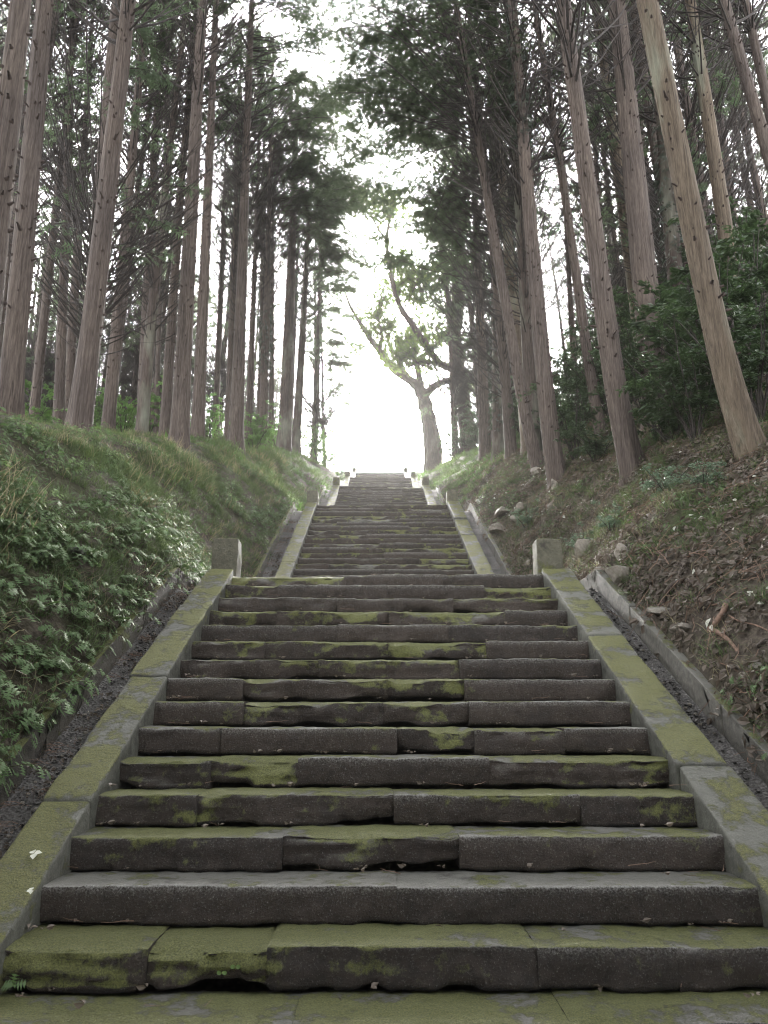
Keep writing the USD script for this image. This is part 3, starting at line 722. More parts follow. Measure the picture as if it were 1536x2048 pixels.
def trees():
    N = named_tree
    # left of the steps
    N("thick red-brown cypress trunk cut by the left edge of the photo", (12, 250), (36, 20), 54, 8.4, n_live=24, per=26, flare=0.6, H=21)
    N("leftmost full trunk, thick shaggy red-brown cypress at the left edge", (28, 700), (86, 50), 53, 10.2, n_live=30, per=26, flare=0.6)
    N("thin cypress trunk just right of the leftmost full trunk", (81, 700), (118, 330), 22, 22)
    N("slim dark cypress between leftmost trunk and the big front-left trunk", (121, 750), (141, 250), 25, 21)
    N("slender cypress just left of the big front-left trunk", (140, 700), (172, 140), 23, 25)
    N("big front-left cypress with flared shaggy foot at the crest of the grassy bank", (171, 750), (252, 0), 52, 12.0, n_live=34, per=24, flare=0.75, H=23)
    N("cypress standing just behind and right of the big front-left trunk", (224, 750), (270, 200), 29, 19)
    N("mid-size cypress half way between the front-left trunk and the paired trunks", (293, 700), (316, 280), 25, 24)
    N("thin pole-like cypress left of the paired trunks on left bank", (317, 700), (330, 250), 11, 33)
    N("left partner of the paired cypresses at the bank crest", (340, 720), (373, 250), 24, 22.5)
    N("stout right partner of the paired cypresses with a vine scar", (367, 720), (402, 60), 39, 17.2, n_dead=36, dead=(9.0, 13.5))
    N("cypress close behind the stout paired trunk on left bank", (402, 720), (431, 80), 28, 20.5, n_dead=30)
    N("thin distant cypress right of the stout paired trunk", (436, 700), (448, 330), 13, 38)
    N("thin cypress left of the branchy straight cypress", (461, 700), (472, 330), 16, 31)
    N("straight cypress with many arching bare branches, mid left bank", (479, 720), (503, 30), 29, 22.5, n_dead=70, dead=(9.0, 16.0), boughs=(26, 12.2, 18, 2.2, 4.8, 0.0, 2))
    N("thin cypress pressed close behind the branchy straight cypress", (503, 690), (516, 330), 14, 33, boughs=(26, 11.5, 18, 1.8, 4.2, 0.0, 3))
    N("ivy-darkened slim cypress in the sparse middle of the left row", (529, 720), (538, 350), 19, 32, ivy=(3.5, 6.5), boughs=(26, 11.5, 18, 1.8, 4.4, 0.0, 3))
    N("dark cypress with a broom of fine bare branches near the top-left of steps", (574, 740), (589, 330), 29, 36, n_dead=110, dead=(8.0, 16.5), crown=12.5, cr=4.0, n_live=90, per=90, fs=0.20, boughs=(44, 11.5, 21, 2.4, 6.0, 0.0, 3), side_bias=-0.4, mat=M_bark_dark)
    N("slim dark cypress right beside the broom-branched cypress", (602, 700), (618, 400), 17, 40, mat=M_bark_dark, crown=9.0, cr=3.8, n_live=80, per=90, fs=0.20, boughs=(42, 8.5, 18, 1.8, 4.4, 0.0, 3), side_bias=-0.4)
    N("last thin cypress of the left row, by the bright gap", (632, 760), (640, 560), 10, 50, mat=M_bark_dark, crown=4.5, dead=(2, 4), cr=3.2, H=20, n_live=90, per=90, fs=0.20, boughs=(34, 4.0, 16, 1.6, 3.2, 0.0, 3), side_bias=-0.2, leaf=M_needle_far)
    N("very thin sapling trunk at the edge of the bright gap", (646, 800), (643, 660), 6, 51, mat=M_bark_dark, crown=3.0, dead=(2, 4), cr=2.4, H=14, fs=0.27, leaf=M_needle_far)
    # right of the steps
    N("leaning tan cypress in front on the right bank, nearest right trunk", (1453, 795), (1289, 0), 63, 9.4, mat=M_bark_tan, foot_bend=0.22, n_live=26, per=22, flare=0.7, H=21, taper=0.5)
    N("tall pinkish cypress leaning over the litter slope, middle of right bank", (1232, 795), (1124, 0), 52, 12.6, foot_bend=0.12, mat=M_bark, n_live=30, per=24, flare=0.7)
    N("thick dark-ribbed cypress standing among the shrubs on right slope", (1293, 600), (1233, 0), 60, 15.5, mat=M_bark, n_live=34, per=26, flare=0.4, H=24)
    N("pale slender cypress behind the thick ribbed one", (1224, 250), (1189, 0), 26, 22, mat=M_bark_tan)
    N("slim knobbly cypress left of the tall pinkish one", (1178, 750), (1066, 0), 25, 18.5, foot_bend=0.1)
    N("double-looking dark-sided cypress by the kerb head on right bank", (1084, 700), (1028, 40), 38, 16.8, foot_bend=0.12, ivy=(9.0, 13.0))
    N("strongly leaning cypress whose branches hang over the steps", (1036, 750), (909, 0), 27, 19.2, foot_bend=0.14, n_dead=60, dead=(7.5, 13.5), crown=9.5, cr=4.2, n_live=90, per=90, fs=0.19, boughs=(40, 9.6, 16.0, 2.6, 5.2, 3.14, 2), side_bias=0.55)
    N("spotted pale cypress behind the strongly leaning one", (1021, 500), (979, 50), 24, 23.5, mat=M_bark_tan, crown=10.0, cr=4.2, n_live=80, per=90, fs=0.19, boughs=(44, 9.5, 17, 3.2, 6.6, 3.14, 3), side_bias=0.5, ivy=(5.5, 9.0))
    N("ivy-clad dark trunk left of the spotted pale cypress", (993, 700), (983, 220), 24, 28, mat=M_bark_dark, ivy=(1.0, 12.0), crown=9.5, cr=4.0, n_live=60, per=90, fs=0.20, boughs=(34, 8.5, 17, 3.0, 6.4, 3.14, 3), side_bias=0.5)
    N("pale cypress trunk on the right rim of the bright gap", (960, 650), (951, 440), 22, 32, mat=M_bark, crown=9.0, dead=(4, 11), cr=3.4, n_live=55, per=80, fs=0.20, boughs=(20, 8.5, 13, 2.0, 3.6, 3.14, 2), side_bias=0.5)
    N("big far-right cypress rising out of the dark shrubs", (1438, 400), (1379, 20), 34, 16.5, mat=M_bark_tan)
    N("left trunk of the pair in the upper right corner", (1506, 180), (1460, 20), 27, 14.5, mat=M_bark)
    N("right trunk of the pair in the upper right corner", (1524, 170), (1491, 20), 22, 16.5, mat=M_bark)
    N("dark ivy-covered trunk behind the nearest right trunk", (1346, 520), (1308, 100), 36, 18.0, mat=M_bark_dark, ivy=(0.8, 9.0))
    N("thin cypress seen between the slim knobbly and thick ribbed trunks", (1206, 560), (1186, 200), 16, 30)
    N("thin cypress right of the thick ribbed trunk", (1288, 330), (1272, 100), 15, 27)
    N("slim cypress left of the thick ribbed trunk in the bright forest", (1142, 600), (1128, 350), 13, 36)
trees()

HANDLES = {1: "leftmost full trunk", 5: "big front-left trunk", 6: "second front-left trunk", 10: "stout paired trunk", 14: "branchy straight trunk", 16: "ivy-darkened slim trunk",
           17: "broom-branched dark trunk", 19: "last thin trunk by the gap", 21: "nearest leaning tan trunk", 22: "tall pinkish leaning trunk", 23: "thick dark-ribbed trunk", 25: "slim knobbly trunk",
           26: "double-looking dark-sided trunk", 27: "strongly leaning trunk", 29: "ivy-clad dark trunk", 30: "pale trunk rimming the gap", 31: "big far-right trunk", 34: "dark ivy-covered trunk"}
_said = set()
def beside(what, x, y, far=1e9, tries=5):
    """a label that places a thing by the trunk it stands nearest to, or None when every such place is taken"""
    px = pix((x, y, float(ground_z(x, y)) + 1.5))[0]
    near = sorted(HANDLES, key=lambda k: (TREES[k][0] - x) ** 2 + (TREES[k][1] - y) ** 2)
    for k in near[:tries]:
        tx, ty = TREES[k]
        if math.hypot(tx - x, ty - y) > far: break
        q = pix((tx, ty, float(ground_z(tx, ty)) + 1.5))[0]
        lb = f"{what} {'behind' if y > ty else 'before'} and {'left' if px < q else 'right'} of the {HANDLES[k]}"
        if lb not in _said:
            _said.add(lb)
            return lb
    return None

# the forest behind: six kinds of tree, each copied
def forest():
    rng = np.random.default_rng(77)
    protos = []
    for k in range(7):
        H = 21.0
        r = np.random.default_rng(900 + k)
        ph = r.uniform(0, 6.28)
        def axis(h, ph=ph):
            h = np.asarray(h, float)
            return np.stack([0.18 * np.sin(h / H * 3 + ph), 0.15 * np.sin(h / H * 2.4 + ph * 2), h], -1)
        r_at = lambda h: 0.19 * np.clip(1 - 0.7 * h / H, 0.05, 1)
        hs = np.concatenate([[-0.5, 0, 0.2, 0.5], np.linspace(1, H, 22)])
        path = axis(hs); path[:, 2] = hs
        tv = trunk_mesh(path, r_at(hs), 14, 40 + k, 0.006, 0.45)
        crown = [13.0, 11.5, 14.0, 7.0, 12.5, 13.5, 3.5][k]
        pr = conifer_parts(r, axis, r_at, H, (max(2, crown - 8.5), crown + 2.5), crown, [2.5, 2.9, 2.3, 3.0, 2.6, 2.4, 2.7][k], 60, 48, 0.26, 190)
        protos.append((tv, join([tubes(*pr["dead"], 3), tubes(*pr["twig"], 3), tubes(*pr["live"], 3)]), pr["leaf"]))
    made = {}
    spots = []
    def ok(x, y, dmin):
        return all((x - a) ** 2 + (y - b) ** 2 > dmin * dmin for a, b in TREES + spots)
    for side in (-1, 1):
        for y in np.arange(15, 98, 2.6):
            for x in np.arange(5.6 if side < 0 else 5.0, 42, 2.6):
                xx, yy = side * (x + rng.uniform(-1.0, 1.0)), y + rng.uniform(-1.0, 1.0)
                keep = rng.uniform() < (0.46 if y < 45 else 0.46)
                if yy > 56 and abs(xx) < 10: continue
                z = float(ground_z(xx, yy))
                px, py = pix((xx, yy, z + 6))
                if not keep or not (-120 < px < 1660) or not ok(xx, yy, 1.5): continue
                spots.append((xx, yy))
                k = int(rng.integers(0, 7))
                if abs(xx) > 8 and yy > 34 and rng.uniform() < (0.6 if yy < 48 else 0.85): k = (3, 6)[int(rng.integers(0, 2))]
                s, th = rng.uniform(0.82, 1.12), rng.uniform(0.7, 1.15)
                lean = rng.normal(0, 0.02, 2) + [-0.03 * side * (side > 0), 0]
                rz = rng.uniform(0, 6.28)
                c, q = math.cos(rz), math.sin(rz)
                R = np.array([[1, 0, lean[0]], [0, 1, lean[1]], [0, 0, 1]]) @ np.array([[c, -q, 0], [q, c, 0], [0, 0, 1.0]])
                M = mat4((xx, yy, z), R=R, s=(s * th if False else s, s, s))
                sd = "left" if side < 0 else "right"
                key = (k, sd)
                lb = f"slim cypress deep in the forest on the {sd} of the steps, behind the nearer trunks"
                gr = f"cypresses deep in the forest, {sd} side"
                if yy < 36:
                    lb = beside("slim cypress", xx, yy, 12, 4) or lb
                if k not in made:
                    t = Thing("slender_cypress", lb, "tree", (xx, yy, z), group=gr, M=M)
                    tv, bw, lf = protos[k]
                    t.part("trunk", *tv, (M_bark, M_bark_dark, M_bark)[k % 3])
                    t.part("branch", *bw, M_twig, kind="stuff")
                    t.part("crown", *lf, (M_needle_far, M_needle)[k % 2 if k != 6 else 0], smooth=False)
                    made[k] = t.path
                else:
                    dup(made[k], "slender_cypress", M, lb, "tree", gr)
    for x, y in [(-4.6, -1.8), (-6.8, -5.0), (-4.4, -8.0), (-8.8, -8.6), (-5.4, -12), (-9, -14), (4.8, -1.2), (7.0, -3.6), (4.6, -6.5), (8.5, -8), (5.2, -11), (9, -13.5),  # unseen trees, added behind the viewer to keep light off the risers
                 (3.3, -12.4), (-3.2, -10.5), (3.2, -16), (-3.2, -18), (3.5, -20), (-5, -18), (6.5, -17), (3.3, -8.4), (-3.1, -5.5), (3.2, -4.4), (3.0, -10.2), (-3.0, -13), (4.3, -14), (-3.6, -14.5), (-10.5, -6)]:
        k = (3, 6, 1, 4)[int(rng.integers(0, 4))]; s = rng.uniform(0.95, 1.15)
        z = float(ground_z(x, y)) if abs(x) > X0 else -0.3
        dup(made[k], "slender_cypress", mat4((x, y, z), rz=rng.uniform(0, 6.28), s=(s * 1.25, s * 1.25, s)), "unseen forest cypress added behind the viewer to shade the steps", "tree", "unseen shade cypresses added behind the viewer")
    return len(spots)
NF = forest()

# the old broadleaved trees in the bright gap
def spline(pts, n):
    pts = np.asarray(pts, float)
    d = np.concatenate([[0], np.cumsum(np.linalg.norm(np.diff(pts, axis=0), axis=1))])
    from scipy.interpolate import PchipInterpolator
    t = np.linspace(0, d[-1], n)
    return np.stack([PchipInterpolator(d, pts[:, k])(t) for k in range(3)], -1)

def broadleaf(name, label, y, limbs, mat, leafy, seed, leafmat, nleaf, name_leaf="foliage"):
    """limbs: name, [(px, py, dy)], width px from, width px to"""
    rng = np.random.default_rng(seed)
    first = limbs[0][1][0]
    b = at_y(first[0], first[1], y)
    gz = float(ground_z(b[0], b[1]))
    b[2] = min(gz, b[2])
    t = Thing(name, label, "tree", b)
    tips = []
    for nm, pts, w0, w1 in limbs:
        P = np.array([at_y(px, py, y + dy) for px, py, dy in pts])
        if nm == "trunk": P = np.vstack([b + [0, 0, -0.3], P])
        n = max(10, 5 * len(pts))
        Q = spline(P, n)
        Q[1:-1] += np.cumsum(rng.normal(0, 0.02, (n - 2, 3)), 0) * 0.5
        s = depth_of(P[-1]) / FPX / 2
        R = np.linspace(w0 * s, w1 * s, n) * (1.0 if nm == "trunk" else 1.3) * (1 + 0.12 * rng.normal(0, 1, n) * 0.6)
        if nm == "trunk": R[:3] *= [1.7, 1.35, 1.15]
        v, f = tubes(Q[None], R[None], 10)
        t.part(nm, v - b, f, mat)
        tips.append(Q)
    for Q in list(tips[1:]):
        for _ in range(3):
            i = int(rng.integers(len(Q) // 3, len(Q) - 1))
            d = Q[i + 1] - Q[i]; d /= np.linalg.norm(d)
            d = d * 0.7 + rng.normal(0, 0.7, 3) * [1, 0.6, 0.8] + [0, 0, 0.35]; d /= np.linalg.norm(d)
            L = rng.uniform(1.2, 3.4); tt = np.linspace(0, 1, 9)[:, None]
            p = Q[i] + d * L * tt + np.cumsum(rng.normal(0, 0.07, (9, 3)), 0) * tt + [0, 0, 0.5] * tt ** 2
            v, f = tubes(p[None], (np.linspace(0.075, 0.022, 9))[None], 7)
            t.part("limb", v - b, f, mat)
            tips.append(p)
    tw_P, tw_R, tipp = [], [], []
    for Q in tips[1:]:
        n = len(Q)
        for _ in range(leafy):
            i = rng.integers(n // 3, n)
            o = rng.normal(0, 1, 3); o[2] = abs(o[2]) * 0.4 + 0.15; o[1] *= 0.5; o /= np.linalg.norm(o)
            L = rng.uniform(0.5, 2.0)
            tt = np.linspace(0, 1, 5)[:, None]
            p = Q[i] + o * L * tt + np.cumsum(rng.normal(0, 0.05, (5, 3)), 0) * tt
            tw_P.append(p); tw_R.append(np.linspace(0.028, 0.009, 5)); tipp.append(p)
    v, f = tubes(np.array(tw_P), np.array(tw_R), 4)
    t.part("twig", v - b, f, mat, kind="stuff")
    tp = np.array(tipp)
    m = nleaf
    i = rng.integers(0, len(tp), m); a = rng.integers(2, 5, m)
    pos = tp[i, a] + rng.normal(0, 0.28, (m, 3))
    A = frames(rng.normal(0, 1, (m, 3)) + [0, 0, -0.4], rng.normal(0, 1, (m, 3)) + [0, 0, 0.8]) * rng.uniform(0.15, 0.34, m)[:, None, None]
    LV = np.array([(0, 0, 0), (0.32, 0.45, 0.05), (0, 1, -0.08), (-0.32, 0.45, 0.05)], float)
    t.part(name_leaf, *(lambda q: (q[0] - b, q[1]))(scatter(LV, np.array([(0, 1, 2), (0, 2, 3)]), A, pos)), leafmat, smooth=False)
    return t

broadleaf("gnarled_tree", "old gnarled broadleaved tree leaning in the bright gap at the top of the steps", 61.0, [
    ("trunk", [(866, 905, 0), (862, 868, 0), (852, 819, 0), (842, 783, 0)], 40, 26),
    ("limb", [(842, 783, 0), (826, 765, -.3), (809, 752, -.5), (790, 740, -.7), (766, 711, -1), (744, 684, -1), (722, 650, -1.2), (699, 612, -1.5), (690, 585, -1.5)], 17, 3),
    ("limb", [(809, 752, -.5), (803, 738, -.6), (800, 712, -.8), (806, 690, -1), (812, 672, -1)], 10, 4),
    ("limb", [(800, 714, -.8), (784, 700, -.7), (777, 688, -.6), (779, 668, -.6)], 7, 4),
    ("limb", [(842, 783, 0), (838, 745, .5), (834, 720, .8), (818, 698, 1), (808, 690, 1)], 13, 5),
    ("limb", [(835, 722, .8), (846, 712, 1.2), (862, 700, 1.5), (874, 686, 2), (880, 665, 2)], 9, 3),
    ("limb", [(852, 790, 0), (868, 773, -.4), (890, 762, -.8), (912, 768, -1)], 13, 9),
    ("limb", [(760, 705, -1), (763, 670, -1), (756, 630, -.8), (760, 590, -.8), (772, 560, -1)], 6, 3),
], M_bark_dark, 12, 4, M_broad, 11000)
broadleaf("twisted_tree", "dark twisted tree with long crooked branch reaching left across the gap", 53.0, [
    ("trunk", [(936, 880, 0), (925, 800, 0), (921, 760, 0), (917, 700, 0), (913, 660, 0)], 34, 17),
    ("limb", [(913, 742, 0), (902, 738, -.3), (883, 728, -.6), (864, 706, -.8), (843, 675, -1), (820, 643, -1), (798, 610, -1), (783, 560, -1), (777, 525, -1.2), (772, 480, -1.2), (778, 430, -1), (788, 385, -1)], 11, 4),
    ("limb", [(864, 706, -.8), (858, 720, -.8), (857, 738, -.8)], 6, 3),
    ("limb", [(798, 610, -1), (800, 580, -.5), (815, 555, 0), (830, 530, 0)], 5, 2),
    ("limb", [(914, 700, 0), (902, 650, .3), (900, 625, .5), (890, 560, .8), (880, 500, 1), (872, 450, 1)], 13, 4),
    ("limb", [(902, 645, .3), (890, 625, .3), (880, 612, .3)], 6, 3),
    ("limb", [(913, 660, 0), (921, 600, 0), (919, 520, 0), (915, 440, 0), (912, 330, 0)], 15, 7),
    ("limb", [(921, 620, 0), (936, 590, .3), (946, 560, .5)], 7, 3),
    ("limb", [(773, 480, -1.2), (757, 460, -1.2), (742, 430, -1.2), (735, 395, -1)], 4, 2),
], M_bark_dark, 12, 8, M_broad, 15000)

# ------------------------------------------------------------------ shrubs and undergrowth
LEAF4 = (np.array([(0, 0, 0), (0.19, 0.35, 0.03), (0.17, 0.65, 0.02), (0, 1, -0.10), (-0.17, 0.65, 0.02), (-0.19, 0.35, 0.03)], float), np.array([(0, 1, 2), (0, 2, 3), (0, 3, 4), (0, 4, 5)]))

def shrub_parts(seed, H, R, nst, nleaf, ls, flat=0.5):
    rng = np.random.default_rng(seed)
    az = rng.uniform(0, 6.28, nst); sp = rng.uniform(0.15, 1, nst) * R
    n = 7
    t = np.linspace(0, 1, n)[None, :, None]
    end = np.stack([np.cos(az) * sp, np.sin(az) * sp, H * rng.uniform(0.45, 1.0, nst)], -1)
    P = end[:, None] * t; P[..., 2] = end[:, None, 2] * t[..., 0] ** 0.75
    P[..., :2] += np.cumsum(rng.normal(0, 0.03, (nst, n, 2)), 1)
    k = 5
    i = np.repeat(np.arange(nst), k); s = rng.integers(2, 7, len(i))
    a2 = rng.uniform(0, 6.28, len(i)); L = rng.uniform(0.2, 0.55, len(i)) * R
    P2 = branch_paths(rng, P[i, s], np.stack([np.cos(a2), np.sin(a2), 0 * a2], -1), L, rng.uniform(-0.1, 0.5, len(i)), rng.uniform(-0.5, 0.1, len(i)), 5, 0.03)
    st = join([tubes(P, np.linspace(0.016, 0.006, n)[None].repeat(nst, 0), 4), tubes(P2, np.linspace(0.006, 0.003, 5)[None].repeat(len(i), 0), 3)])
    j = rng.integers(0, len(i), nleaf); a = rng.integers(1, 5, nleaf)
    pos = P2[j, a] + rng.normal(0, 0.03, (nleaf, 3))
    ax = P2[j, a] - P2[j, a - 1]; ax /= np.linalg.norm(ax, axis=1, keepdims=True) + 1e-9
    lat = np.cross(ax, [0, 0, 1.0]) * rng.choice([-1, 1], nleaf)[:, None]
    d = ax * 0.6 + lat * rng.uniform(0.2, 1, nleaf)[:, None] + np.stack([0 * a, 0 * a, rng.uniform(-0.6, 0.25, nleaf)], -1)
    A = frames(d, np.array([0, 0, 1.0]) + rng.normal(0, flat, (nleaf, 3))) * (ls * rng.uniform(0.6, 1.3, nleaf))[:, None, None]
    return st, scatter(*LEAF4, A, pos)

def shrubs():
    kinds = []
    for k, (H, R, ns, nl, ls) in enumerate([(1.6, 1.0, 9, 1500, 0.11), (2.3, 1.2, 11, 2000, 0.11), (1.1, 0.9, 8, 1100, 0.10), (3.0, 1.4, 12, 2300, 0.13)]):
        kinds.append(shrub_parts(70 + k, H, R, ns, nl, ls))
    made = {}
    rng = np.random.default_rng(31)
    def place(k, mat, x, y, s, label, group=None, name="evergreen_shrub"):
        z = float(ground_z(x, y)) - 0.05
        M = mat4((x, y, z), rz=rng.uniform(0, 6.28), s=(s, s, s * rng.uniform(0.85, 1.1)))
        key = (k, mat.GetPath())
        if key not in made:
            t = Thing(name, label, "shrub", (x, y, z), group=group, M=M)
            t.part("stem", *kinds[k][0], M_twig, kind="stuff")
            t.part("foliage", *kinds[k][1], mat, smooth=False)
            made[key] = t.path
        else:
            dup(made[key], name, M, label, "shrub", group)
    # by picture position on the right slope: px, py of the middle, depth y
    for px, y, k, s in [(1395, 11.2, 1, 0.9), (1480, 11.8, 3, 0.9), (1530, 10.6, 1, 1.0), (1350, 12.4, 2, 1.0), (1320, 13.5, 1, 0.8), (1440, 13.0, 3, 0.9), (1545, 13.2, 3, 1.1), (1500, 15.5, 3, 1.2),
                        (1390, 15.0, 3, 1.0), (1300, 15.8, 1, 1.0), (1350, 18, 3, 1.0), (1450, 18, 3, 1.2), (1530, 19, 3, 1.3), (1190, 15.2, 2, 0.9), (1150, 17, 1, 0.8), (1230, 18.5, 1, 1.0), (1280, 21, 3, 1.0),
                        (1170, 21, 1, 1.0), (1110, 20.5, 2, 1.0), (1220, 24, 3, 1.0), (1120, 25, 1, 1.0), (1070, 25, 1, 0.9), (1050, 29, 1, 1.0), (1100, 31, 3, 1.0), (1020, 33, 1, 1.0), (1005, 37, 1, 1.1), (1050, 38, 3, 1.1),
                        (975, 41, 1, 1.1), (955, 46, 1, 1.2), (990, 46, 3, 1.2), (1340, 24, 3, 1.3), (1430, 25, 3, 1.4), (1510, 26, 3, 1.4), (1290, 30, 3, 1.4), (1180, 34, 3, 1.4), (925, 50, 1, 1.2), (905, 53, 1, 1.1), (1010, 52, 3, 1.4)]:
        q = at_y(px, 900, y)
        place(k, M_shrub, q[0], y, s, beside("dark evergreen shrub", q[0], y, tries=8) or "dark glossy evergreen shrub under the trees on the right slope", "evergreen shrubs of the right slope")
    for px, y, k, s, wh in [(636, 47, 1, 1.15, "taller leftmost"), (654, 48, 1, 1.0, "lower right-hand")]:
        q = at_y(px, 900, y)
        place(k, M_fresh, q[0], y, s, wh + " light green bush at the far end of the left bank by the gap", "light green bushes at the far left of the gap", "leafy_bush")
    q = at_y(674, 900, 49); place(3, M_shrub, q[0], 49, 0.95, "dark upright bush against the bright gap at top left of the steps", None, "upright_bush")
    for px, y, k, s in [(508, 26, 2, 0.9), (520, 30, 1, 0.8), (560, 42, 1, 1.0), (620, 46, 1, 1.0), (60, 17, 2, 0.8), (250, 24, 1, 0.7), (300, 33, 3, 0.9), (420, 36, 3, 0.9), (180, 34, 3, 1.0), (90, 40, 3, 1.1), (350, 48, 3, 1.2), (480, 52, 3, 1.2), (540, 56, 3, 1.2), (230, 50, 3, 1.3), (20, 30, 3, 1.0)]:
        q = at_y(px, 850, y)
        place(k, M_fresh, q[0], y, s, beside("fresh green bush", q[0], y, tries=8) or "fresh green understory bush among the trunks on the left bank", "understory bushes of the left bank", "understory_bush")
    for px, py, y, s, wh in [(1330, 880, 9.9, 0.45, "left of the nearest leaning tan trunk, upper of the two there"), (1150, 925, 12.2, 0.4, "between the tall pinkish trunk and the double dark-sided one"),
                         (1215, 935, 11.0, 0.4, "at the foot of the tall pinkish leaning trunk"), (1050, 905, 16.0, 0.5, "at the foot of the strongly leaning trunk"), (1395, 905, 9.2, 0.4, "just left of the foot of the nearest tan trunk")]:
        q = at_y(px, py, y)
        place(2, M_shrub_pale, q[0], y, s, "low pale-leaved shrub " + wh, "pale-leaved low shrubs of the right bank", "pale_shrub")
shrubs()

def normal_at(x, y, e=0.12):
    zx = (ground_z(x + e, y) - ground_z(x - e, y)) / (2 * e); zy = (ground_z(x, y + e) - ground_z(x, y - e)) / (2 * e)
    n = np.stack([-zx, -zy, np.ones_like(zx)], -1)
    return n / np.linalg.norm(n, axis=-1, keepdims=True)

def quat(R):
    """rotation matrices (m,3,3) -> (w,x,y,z)"""
    from scipy.spatial.transform import Rotation
    q = Rotation.from_matrix(R).as_quat()
    return q[:, [3, 0, 1, 2]]

def instancer(name, protos, pos, R, scale, idx, label):
    """protos: [(v, f, material)]"""
    path = numbered("/World", name)
    pi = UsdGeom.PointInstancer.Define(stage, path)
    tag(pi.GetPrim(), label, name.replace("_", " "), None, "stuff")
    for k, (v, f, mt) in enumerate(protos):
        p = f"{path}/kind_of_{name}" + (f"_{k:03d}" if k else "")
        put(p, v, f, mt, False)
        pi.GetPrototypesRel().AddTarget(p)
    pi.CreatePositionsAttr(Vt.Vec3fArray.FromNumpy(np.asarray(pos, np.float32)))
    q = quat(R)
    pi.CreateOrientationsAttr(Vt.QuathArray([Gf.Quath(float(a), float(b), float(c), float(d)) for a, b, c, d in q]))
    pi.CreateScalesAttr(Vt.Vec3fArray.FromNumpy(np.asarray(scale, np.float32)))
    pi.CreateProtoIndicesAttr(Vt.IntArray.FromNumpy(np.asarray(idx, np.int32)))

def blades(rng, n, r, lo, hi, wd, seg=4, droop=1.0):
    az = rng.uniform(0, 6.28, n); rr = r * np.sqrt(rng.uniform(0, 1, n))
    a0 = rng.uniform(0, 6.28, n)
    base = np.stack([np.cos(a0) * rr, np.sin(a0) * rr, 0 * rr - 0.03], -1)
    L = rng.uniform(lo, hi, n); o = np.stack([np.cos(az), np.sin(az), 0 * az], -1)
    t = np.linspace(0, 1, seg + 1)
    bend = rng.uniform(0.3, 1.0, n) * droop
    th = math.radians(80) - bend[:, None] * 2.3 * t[None] ** 1.3
    st = L[:, None] / seg
    dx = np.cumsum(np.cos(th) * st, 1) - np.cos(th[:, :1]) * st; dz = np.cumsum(np.sin(th) * st, 1) - np.sin(th[:, :1]) * st
    c = base[:, None] + o[:, None] * dx[..., None]; c[..., 2] += dz
    side = np.stack([-o[:, 1], o[:, 0], 0 * az], -1)
    w = (wd * rng.uniform(0.6, 1.4, n))[:, None] * (1 - t[None] ** 1.5 * 0.95)
    v = np.stack([c - side[:, None] * w[..., None], c + side[:, None] * w[..., None]], 2)   # n, seg+1, 2, 3
    f = quads_grid(seg + 1, 2)
    F = (f[None] + (np.arange(n) * (seg + 1) * 2)[:, None, None]).reshape(-1, 3)
    return v.reshape(-1, 3), F

def slope_frames(x, y, rng, mix=0.5):
    n = normal_at(x, y) * mix + np.array([0, 0, 1.0]) * (1 - mix)
    n /= np.linalg.norm(n, axis=1, keepdims=True)
    az = rng.uniform(0, 6.28, len(x))
    d = np.stack([np.cos(az), np.sin(az), 0 * az], -1)
    s = np.cross(d, n); s /= np.linalg.norm(s, axis=1, keepdims=True)
    return np.stack([s, np.cross(n, s), n], -1)

def sample(rng, n, side, u0, u1, y0, y1, fall=1.0):
    """points on a bank, thinning with distance"""
    t = rng.uniform(0, 1, n)
    y = y0 + (y1 - y0) * t ** (1 + fall * 0.6)
    x = side * (X0 + rng.uniform(u0, u1, n))
    return x, y

